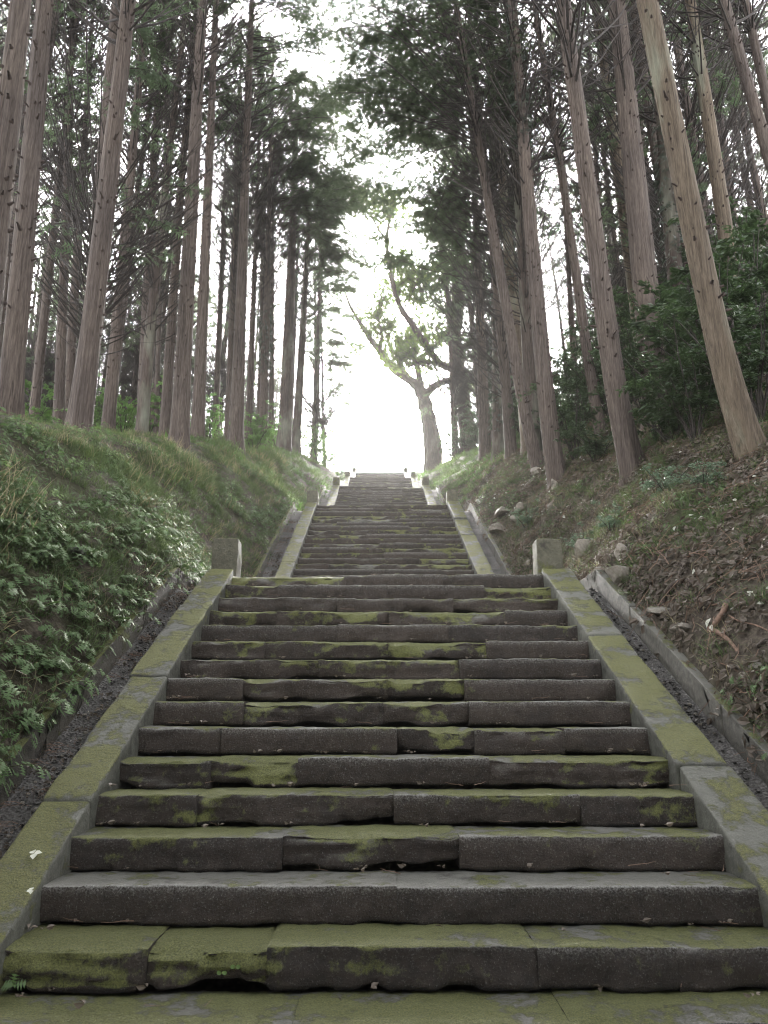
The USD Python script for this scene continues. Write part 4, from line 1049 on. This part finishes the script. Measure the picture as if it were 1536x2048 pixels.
def undergrowth():
    rng = np.random.default_rng(8)
    # grass of the left bank
    pr = [(*blades(rng, 60, 0.20, 0.08, 0.24, 0.0036), M_grass), (*blades(rng, 50, 0.20, 0.12, 0.34, 0.004), M_grass), (*blades(rng, 70, 0.22, 0.06, 0.18, 0.0036, 3), M_grass), (*blades(rng, 14, 0.25, 0.3, 0.6, 0.0035), M_straw)]
    x, y = sample(rng, 11000, -1, 0.03, 4.8, 1.8, 30)
    u = -x - X0
    cl = fbm(np.stack([x * 0.8, y * 0.8, 0 * x], -1), 3, 3)
    keep = (cl + 0.25 * sm((u - 0.8) / 1.5) > 0.44) | (rng.uniform(0, 1, len(x)) < 0.3)
    x, y, u = x[keep], y[keep], u[keep]
    tr = np.array([t for t in TREES if t[0] < 0])
    dt = np.sqrt(((np.stack([x, y], -1)[:, None] - tr[None]) ** 2).sum(-1)).min(1)
    s = rng.uniform(0.7, 1.15, len(x)) * (0.75 + 0.35 * sm((u - 0.6) / 0.8) - 0.5 * sm((u - 1.5) / 0.7)) * (0.3 + 0.7 * sm((dt - 0.35) / 1.2))
    idx = rng.choice(4, len(x), p=[.33, .28, .29, .10])
    instancer("grass", pr, np.stack([x, y, ground_z(x, y)], -1), slope_frames(x, y, rng, 0.55), np.repeat(s[:, None], 3, 1), idx, "soft bent green grass covering the left bank in front of the trees")
    pf = [(*blades(rng, 70, 0.5, 0.12, 0.36, 0.008, 3), M_grass), (*blades(rng, 50, 0.5, 0.12, 0.32, 0.012, 3), M_fresh)]
    x, y = sample(rng, 1500, -1, 0.0, 9.0, 20, 60, 0.3)
    x2, y2 = sample(rng, 900, 1, 0.0, 6.0, 26, 62, 0.2)
    x, y = np.concatenate([x, x2]), np.concatenate([y, y2])
    idx = rng.choice(2, len(x), p=[.7, .3])
    s = rng.uniform(0.7, 1.2, len(x))
    instancer("grass", pf, np.stack([x, y, ground_z(x, y)], -1), slope_frames(x, y, rng, 0.5), np.repeat(s[:, None], 3, 1), idx, "distant grass along the banks up to the bright gap")
    # right bank grass: sparse
    pg = [(*blades(rng, 40, 0.16, 0.12, 0.34, 0.003, 4), M_grass), (*blades(rng, 26, 0.2, 0.12, 0.3, 0.003, 3), M_straw)]
    x, y = sample(rng, 3000, 1, 0.08, 3.6, 3.0, 32)
    cl = fbm(np.stack([x * 0.7 + 9, y * 0.7, 0 * x], -1), 3, 4)
    keep = (cl > 0.44) | (rng.uniform(0, 1, len(x)) < 0.2)
    x, y = x[keep], y[keep]
    s = rng.uniform(0.6, 1.1, len(x)); idx = rng.choice(2, len(x), p=[.8, .2])
    instancer("grass", pg, np.stack([x, y, ground_z(x, y)], -1), slope_frames(x, y, rng, 0.6), np.repeat(s[:, None], 3, 1), idx, "thin grass patches between dead leaves on the right bank")
    # leafy ground cover
    def sprig(n, R, ls, seed, mat, jag=True):
        r = np.random.default_rng(seed)
        az = r.uniform(0, 6.28, n); rr = R * np.sqrt(r.uniform(0.05, 1, n))
        pos = np.stack([np.cos(az) * rr, np.sin(az) * rr, r.uniform(0.04, 0.24, n)], -1)
        d = np.stack([np.cos(az), np.sin(az), r.uniform(-0.6, 0.1, n)], -1) + r.normal(0, 0.3, (n, 3))
        A = frames(d, np.array([0, 0, 1.0]) + r.normal(0, 0.2, (n, 3))) * (ls * r.uniform(0.6, 1.3, n))[:, None, None]
        lv, lf = scatter(*JAG, A, pos)
        return lv, lf, mat
    pc = [sprig(30, 0.25, 0.07, 1, M_plant), sprig(28, 0.25, 0.055, 2, M_plant), sprig(22, 0.25, 0.08, 3, M_plant), sprig(24, 0.2, 0.06, 4, M_plant_bright)]
    x, y = sample(rng, 2000, -1, 0.02, 1.9, 2.2, 34, 1.0)
    u = -x - X0
    cl = fbm(np.stack([x * 0.9, y * 0.9 + 30, 0 * x], -1), 3, 6)
    keep = (cl + 0.16 * (1 - sm(u / 0.8)) > 0.64)
    x, y = x[keep], y[keep]
    x2, y2 = sample(rng, 900, -1, 0.7, 2.7, 3.0, 34, 0.9)
    k2 = fbm(np.stack([x2 * 1.4, y2 * 1.4, 0 * x2], -1), 3, 16) > 0.5
    x, y = np.concatenate([x, x2[k2]]), np.concatenate([y, y2[k2]])
    s = np.concatenate([rng.uniform(0.5, 0.95, len(x) - k2.sum()), rng.uniform(0.3, 0.6, k2.sum())]); idx = rng.choice(4, len(x), p=[.32, .32, .18, .18])
    instancer("ground_cover", pc, np.stack([x, y, ground_z(x, y)], -1), slope_frames(x, y, rng, 0.6), np.repeat(s[:, None], 3, 1), idx, "low leafy ground cover over the lower left bank")
    x, y = sample(rng, 1200, 1, 0.1, 4.2, 4.0, 44, 1.0)
    cl = fbm(np.stack([x * 0.9, y * 0.9 + 30, 0 * x], -1), 3, 7)
    keep = cl + 0.10 * sm((x - X0 - 1) / 1.5) > 0.53
    x, y = x[keep], y[keep]
    s = rng.uniform(0.5, 0.95, len(x)); idx = rng.choice(4, len(x), p=[.3, .4, .25, .05])
    instancer("ground_cover", pc, np.stack([x, y, ground_z(x, y)], -1), slope_frames(x, y, rng, 0.6), np.repeat(s[:, None], 3, 1), idx, "small leafy weeds scattered over the right bank")
    # litter and twigs of the right bank
    def leafbits(n, R, seed, mat):
        r = np.random.default_rng(seed)
        az = r.uniform(0, 6.28, n); rr = R * np.sqrt(r.uniform(0, 1, n))
        pos = np.stack([np.cos(az) * rr, np.sin(az) * rr, r.uniform(0.0, 0.05, n)], -1)
        A = frames(np.stack([np.cos(az * 3), np.sin(az * 3), r.normal(0, 0.4, n)], -1), np.array([0, 0, 1.0]) + r.normal(0, 0.5, (n, 3))) * r.uniform(0.03, 0.085, n)[:, None, None]
        return (*scatter(LEAF4[0] * [1.5, 1, 2.5], LEAF4[1], A, pos), mat)
    def twigbits(n, R, seed):
        r = np.random.default_rng(seed)
        p0 = np.stack([r.uniform(-R, R, n), r.uniform(-R, R, n), r.uniform(0.0, 0.05, n)], -1)
        d = r.normal(0, 1, (n, 3)); d[:, 2] *= 0.25; d /= np.linalg.norm(d, axis=1, keepdims=True)
        L = r.uniform(0.08, 0.38, n)
        P = p0[:, None] + d[:, None] * (np.linspace(0, 1, 4)[None, :, None] * L[:, None, None]) + r.normal(0, 0.008, (n, 4, 3))
        return (*tubes(P, np.linspace(1, 0.5, 4)[None] * r.uniform(0.002, 0.005, n)[:, None], 3), M_root)
    pl = [leafbits(40, 0.25, 1, M_litter), leafbits(34, 0.25, 2, M_litter), twigbits(12, 0.25, 3), leafbits(5, 0.25, 5, M_white_leaf)]
    x, y = sample(rng, 2800, 1, 0.02, 4.0, 2.6, 32, 0.9)
    s = rng.uniform(0.8, 1.3, len(x)); idx = rng.choice(4, len(x), p=[.42, .32, .22, .04])
    instancer("leaf_litter", pl, np.stack([x, y, ground_z(x, y) + 0.005], -1), slope_frames(x, y, rng, 0.95), np.repeat(s[:, None], 3, 1), idx, "brown fallen leaves and twigs strewn over the right bank")
    x, y = sample(rng, 260, -1, -0.36, -0.08, 1.5, 20, 0.8)
    instancer("leaf_litter", pl[:3], np.stack([x, y, g_of(y) - 0.16], -1), np.tile(np.eye(3), (len(x), 1, 1)), np.full((len(x), 3), 0.5), rng.choice(3, len(x)), "bits of dead leaf and twig in the left gutter")
    x = np.where(rng.uniform(0, 1, 340) < 0.35, rng.choice([-1, 1], 340) * rng.uniform(1.5, 1.76, 340), rng.uniform(-1.7, 1.7, 340)); j = rng.integers(-4, 15, 340)
    y = D0 - TREAD * (14 - j) + 0.36 - 0.27 * rng.uniform(0, 1, 340) ** 2; z = H0 - RISE * (14 - j) + 0.012
    crumb = leafbits(2, 0.05, 9, M_litter)
    instancer("leaf_litter", [crumb, twigbits(1, 0.03, 10)], np.stack([x, y, z], -1), slope_frames(x * 0 + 6, y, rng, 0.0), rng.uniform(0.2, 0.6, 340)[:, None].repeat(3, 1), rng.choice(2, 340, p=[.6, .4]), "scraps of dead leaf and twig lying on the nearest steps")
    # gravel
    ico = trimesh.creation.icosphere(1, 1.0)
    pv = [(np.array(ico.vertices) * (0.75 + 0.5 * noise(np.array(ico.vertices) * 1.3 + 5 * k, k))[:, None] * [1, 0.8, 0.55], np.array(ico.faces), M_rock if k else M_gravel) for k in range(2)]
    for side, nm in ((-1, "left"), (1, "right")):
        x, y = sample(rng, 1100, side, -0.36, -0.10, 1.2, 15, 0.8)
        instancer("gravel", pv, np.stack([x, y, g_of(y) - 0.172], -1), slope_frames(x * 0 + 6, y, rng, 0.0), rng.uniform(0.006, 0.022, len(x))[:, None].repeat(3, 1), rng.choice(2, len(x), p=[.85, .15]), f"loose dark gravel lying in the {nm} gutter")

# a jagged leaf: midrib and pointed teeth
def jag_leaf(n=4, wide=0.56):
    v, f = [], []
    mid = [(0, k / n, -0.16 * (k / n) ** 2) for k in range(n + 1)]
    v += mid
    for k in range(n):
        w = wide * math.sin(math.pi * (0.16 + 0.72 * k / n)) + 0.03
        for s in (-1, 1):
            i = len(v)
            v.append((s * w, k / n + 0.20, -0.16 * (k / n) ** 2 - 0.10 * w - 0.02))
            v.append((s * w * 0.62, k / n + 0.22, -0.16 * (k / n + 0.15) ** 2 + 0.03))
            t = [(k, i, i + 1), (k, i + 1, k + 1)]
            f += t if s > 0 else [x[::-1] for x in t]
    return np.array(v, float), np.array(f)
JAG = jag_leaf()
undergrowth()

def leafy_plants():
    """the plants with jagged leaves that hang over the left gutter, each on its own"""
    made = []
    rng = np.random.default_rng(14)
    for k in range(4):
        st, lv = [], []
        r = np.random.default_rng(50 + k)
        nst = 3
        for q in range(nst):
            az = r.uniform(0, 6.28); L = r.uniform(0.22, 0.42)
            o = np.array([math.cos(az), math.sin(az), 0])
            t = np.linspace(0, 1, 6)[:, None]
            P = o * L * 0.75 * t + np.array([0, 0, 1]) * (L * (1.1 * t - 0.65 * t ** 2))
            st.append(tubes(P[None], np.linspace(0.004, 0.002, 6)[None], 4))
            for j in range(5):
                i = min(5, 1 + j)
                sd = (-1) ** j
                lat = np.array([-o[1], o[0], 0]) * sd
                d = o * (0.5 if j < 4 else 1.0) + lat * (0.9 if j < 4 else 0.0) + np.array([0, 0, r.uniform(-0.45, 0.0)])
                A = frames(d[None], np.array([[0, 0, 1.0]]) + r.normal(0, 0.2, (1, 3))) * r.uniform(0.07, 0.125)
                lv.append((scatter(*JAG, A, P[i][None])))
        made.append((join(st), lv))
    src = {}
    spots = []
    n = 0
    while n < 170:
        y = 2.6 + 9.5 * rng.uniform() ** 1.25; u = 0.0 + 0.95 * rng.uniform() ** 1.3
        x = -(X0 + u)
        px, py = pix((x, y, float(ground_z(x, y)) + 0.1))
        if not (-60 < px < 1000 and py < 2100): continue
        if any((x - a) ** 2 + (y - b) ** 2 < 0.026 for a, b in spots): continue
        spots.append((x, y)); n += 1
        k = int(rng.integers(0, 4)); s = rng.uniform(0.6, 0.95)
        R = slope_frames(np.array([x]), np.array([y]), rng, 0.5)[0]
        M = mat4((x, y, float(ground_z(x, y)) - 0.01), R=R, s=s)
        lb, gr = "green plant with jagged leaves on the foot of the left bank above the gutter", "jagged-leaved plants along the left gutter"
        if k not in src:
            t = Thing("leafy_plant", lb, "plant", (x, y, 0), group=gr, M=M)
            t.part("stem", *made[k][0], M_stem)
            for v, f in made[k][1]: t.part("leaf", v, f, M_plant, smooth=True)
            src[k] = t.path
        else:
            dup(src[k], "leafy_plant", M, lb, "plant", gr)
leafy_plants()

# ------------------------------------------------------------------ stones, roots and small things
def ground_hit(px, py):
    d = ray(px, py)
    t = np.linspace(2, 60, 4000)
    p = CAM + d * t[:, None]
    below = p[:, 2] < ground_z(p[:, 0], p[:, 1])
    k = int(np.argmax(below))
    return p[k]

def rock(px, py, w, h, seed, label, mat=None, dep=1.0):
    p = ground_hit(px, py)
    s = depth_of(p) / FPX * 1.15
    ico = trimesh.creation.icosphere(3, 1.0)
    v = np.array(ico.vertices)
    q = np.sign(v) * np.abs(v) ** 0.75
    k = fbm(v * 1.4 + seed * 3.3, 3, seed)[:, None]
    v = q * (0.72 + 0.55 * k)
    for c in np.random.default_rng(seed).normal(0, 1, (9, 3)):                # flat broken faces
        c /= np.linalg.norm(c); dd = v @ c
        v = v - np.clip(dd - 0.55, 0, None)[:, None] * c * 0.85
    v = v * [w * s / 2, w * s / 2 * dep, h * s / 2]
    v += np.array([0, 0, h * s * 0.36])
    t = top("rock", v + p, np.array(ico.faces), mat or M_rock, 35, cat="rock", label=label) if False else put(numbered("/World", "rock"), v + p, np.array(ico.faces), mat or M_rock, True, cat="rock", label=label)
    return t
R = rock
R(1242, 1168, 56, 40, 3, "largest brown rounded stone behind the right edging wall, by the stone post")
R(1222, 1150, 26, 22, 4, "small brown stone just left of the largest stone at the right edging wall")
R(1200, 1150, 24, 18, 5, "small flat stone on the end of the right edging wall")
R(1240, 1120, 28, 34, 6, "pale upright grey stone above the largest brown stone")
R(1166, 1115, 34, 38, 7, "whitish broken stone right of the right-hand post of the lowest flight")
R(1367, 1263, 50, 20, 8, "flat yellowish stone lying on the litter below the forked root")
R(1320, 1232, 40, 24, 9, "dull brown flat stone left of the flat yellowish one")
R(1518, 1343, 34, 18, 10, "yellow-brown stone at the right edge above the pebble pile")
R(1510, 1376, 44, 20, 11, "flat grey-brown stone lowest at the right edge")
R(1488, 1358, 20, 14, 12, "little stone between the two at the right edge")
R(1000, 1068, 36, 22, 13, "pale slab at the right gutter beside the second flight")
R(1006, 1032, 34, 24, 14, "dark brown block above the pale slab by the second flight")
R(1040, 1026, 30, 22, 15, "brown stone right of the dark brown block by the second flight")
R(1035, 1045, 28, 16, 16, "flat stone between pale slab and brown stone by the second flight")
R(1110, 980, 16, 24, 17, "single grey stone half way up the litter slope below the leaning trunks")
R(1075, 948, 24, 18, 18, "left grey stone of the two below the strongly leaning trunk")
R(1095, 944, 16, 14, 19, "right grey stone of the two below the strongly leaning trunk")
R(993, 1125, 16, 14, 20, "rusty pebble in the right gutter left of the stone post")
R(1057, 1130, 14, 12, 21, "pinkish pebble at the foot of the right-hand post of the lowest flight")
R(1300, 1205, 26, 16, 22, "small stone half buried right of the largest brown stone")
R(150, 1118, 56, 22, 23, "mossy stone half hidden in the plants of the left bank", M_kerb)
R(310, 1022, 30, 14, 24, "pale stone poking out of the grass in the middle of the left bank")

def root(name, label, pts, w0, w1, mat):
    P = np.array([ground_hit(px, py) + [0, 0, dz] for px, py, dz in pts])
    Q = spline(P, 5 * len(pts))
    s = depth_of(P[0]) / FPX / 2
    R_ = np.linspace(w0 * s, w1 * s, len(Q))
    R_ = R_ * (1 + 0.25 * (noise(Q * 9, 3) - 0.5))
    return Q, R_
def roots():
    t = Thing("tree_root", "bare reddish forked root on the litter slope of the right bank", "root", ground_hit(1450, 1240))
    for pts, a, b in [([(1452, 1222, 0.05), (1446, 1240, 0.06), (1432, 1258, 0.05), (1418, 1268, 0.02)], 12, 8), ([(1420, 1262, 0.02), (1440, 1276, 0.04), (1462, 1292, 0.03), (1480, 1306, -0.02)], 12, 5)]:
        Q, R_ = root("", "", pts, a, b, M_root)
        t.part("root_arm", *tubes(Q[None], R_[None], 8), M_root, world=True)
    t = Thing("tree_root", "mossy arched root above the flat yellowish stone on the right bank", "root", ground_hit(1340, 1190))
    Q, R_ = root("", "", [(1326, 1218, -0.02), (1338, 1190, 0.06), (1362, 1176, 0.07), (1398, 1176, 0.03), (1420, 1186, -0.03)], 13, 6, M_bark_dark)
    t.part("root_arm", *tubes(Q[None], R_[None], 8), M_bark_dark, world=True)
    rng = np.random.default_rng(3)
    for k, (px, py, L, lb) in enumerate([(1500, 1430, 90, "long dead stick lying on the litter at the lower right edge"), (1460, 1200, 80, "thin dead stick pointing down the slope near the forked root"), (1500, 1255, 100, "dead stick crossing the litter right of the forked root"),
                                         (1350, 1330, 60, "short dead stick near the right edging wall"), (1400, 1100, 70, "thin fallen stick in the grass of the right bank")]):
        a = rng.uniform(-0.9, 0.9)
        pts = [(px + L * u * math.cos(a), py + L * u * math.sin(a) * 0.8, 0.03 + 0.02 * math.sin(u * 5)) for u in (-0.5, -0.2, 0.15, 0.5)]
        Q, R_ = root("", "", pts, 4.5, 2.0, M_root)
        t = Thing("dead_stick", lb, "stick", Q[0])
        t.part("stick", *tubes(Q[None], R_[None], 6), M_root, world=True)
roots()

def on_kerb(px, py):
    """point on the sloping top of the left kerb"""
    d = ray(px, py)
    t = np.linspace(1, 20, 6000); p = CAM + d * t[:, None]
    k = int(np.argmax(p[:, 2] < g_of(p[:, 1]) + 0.045))
    return p[k]
def small_things():
    rng = np.random.default_rng(2)
    for px, py, s, lb in [(68, 1712, 0.05, "bleached torn leaf lying on the mossy left kerb"), (60, 1786, 0.032, "smaller bleached leaf scrap below the torn one on the left kerb")]:
        p = on_kerb(px, py)
        A = frames(np.array([[1, 0.4, 0.2], [-0.6, 1, 0.5], [0.2, -1, -0.45]]), np.array([[0, -0.4, 1.0]] * 3) + rng.normal(0, 0.2, (3, 3))) * s * 0.8
        v, f = scatter(LEAF4[0] * [2.2, 1, 2], LEAF4[1], A, rng.normal(0, 0.008, (3, 3)) * [1, 1, 0.2])
        top("fallen_leaf", v + p + [0, 0, 0.012], f, M_white_leaf, True, cat="leaf", label=lb)
    # seedlings on the second step up
    for px, py, lb in [(444, 1946, "left one of two tiny seedlings rooted in the front of the lowest mossy step"), (471, 1934, "right one of two tiny seedlings rooted in the front of the lowest mossy step")]:
        p = at_y(px, py, FL[0][0] - TREAD * 14 - 0.03)
        t = Thing("seedling", lb, "seedling", p)
        P = np.array([[0.0, 0.07, -0.02], [0, 0.03, -0.005], [0, 0.0, 0.0]])
        t.part("stem", *tubes(P[None], np.array([[0.0015, 0.0013, 0.001]]), 4), M_stem)
        th = np.linspace(0, 2 * math.pi, 11)[:-1]
        disc = np.vstack([[[0, 0, 0]], np.stack([0.011 * np.cos(th), 0 * th - 0.002, 0.009 * np.sin(th)], -1)])
        ff = np.array([(0, 1 + k, 1 + (k + 1) % 10) for k in range(10)])
        for dx in (-0.012, 0.012):
            t.part("leaf", disc + [dx, -0.004, 0.002], ff, M_plant_bright, smooth=False)
    p = at_y(26, 1972, FL[0][0] - TREAD * 14 - 0.1)
    A = frames(np.array([[1, 0.2, 0.2], [-1, 0.2, 0.1], [0.1, -0.3, 1]]), np.array([[0, -0.8, 0.8]] * 3)) * 0.05
    v, f = scatter(*JAG, A, np.zeros((3, 3)))
    top("weed", v + p, f, M_plant, True, cat="weed", label="little weed growing at the left end of the lowest mossy step")
small_things()

# ------------------------------------------------------------------ added volume that stands in for lens glare round the gap
M_haze = usdkit.material(stage, LK + "glare_haze", {"v": ("principled_volume", {"color": (1.0, 0.98, 0.96), "density": 0.00013, "anisotropy": 0.8})}, [], volume="v.volume")
hb = trimesh.creation.box([1300, 1200, 50]); hb.apply_translation([0, 150, 50 / 2 - 1.8])
put(numbered("/World", "haze"), np.array(hb.vertices), np.array(hb.faces), M_haze, False, kind="stuff", label="thin pale haze added for the lens glare round the bright gap")
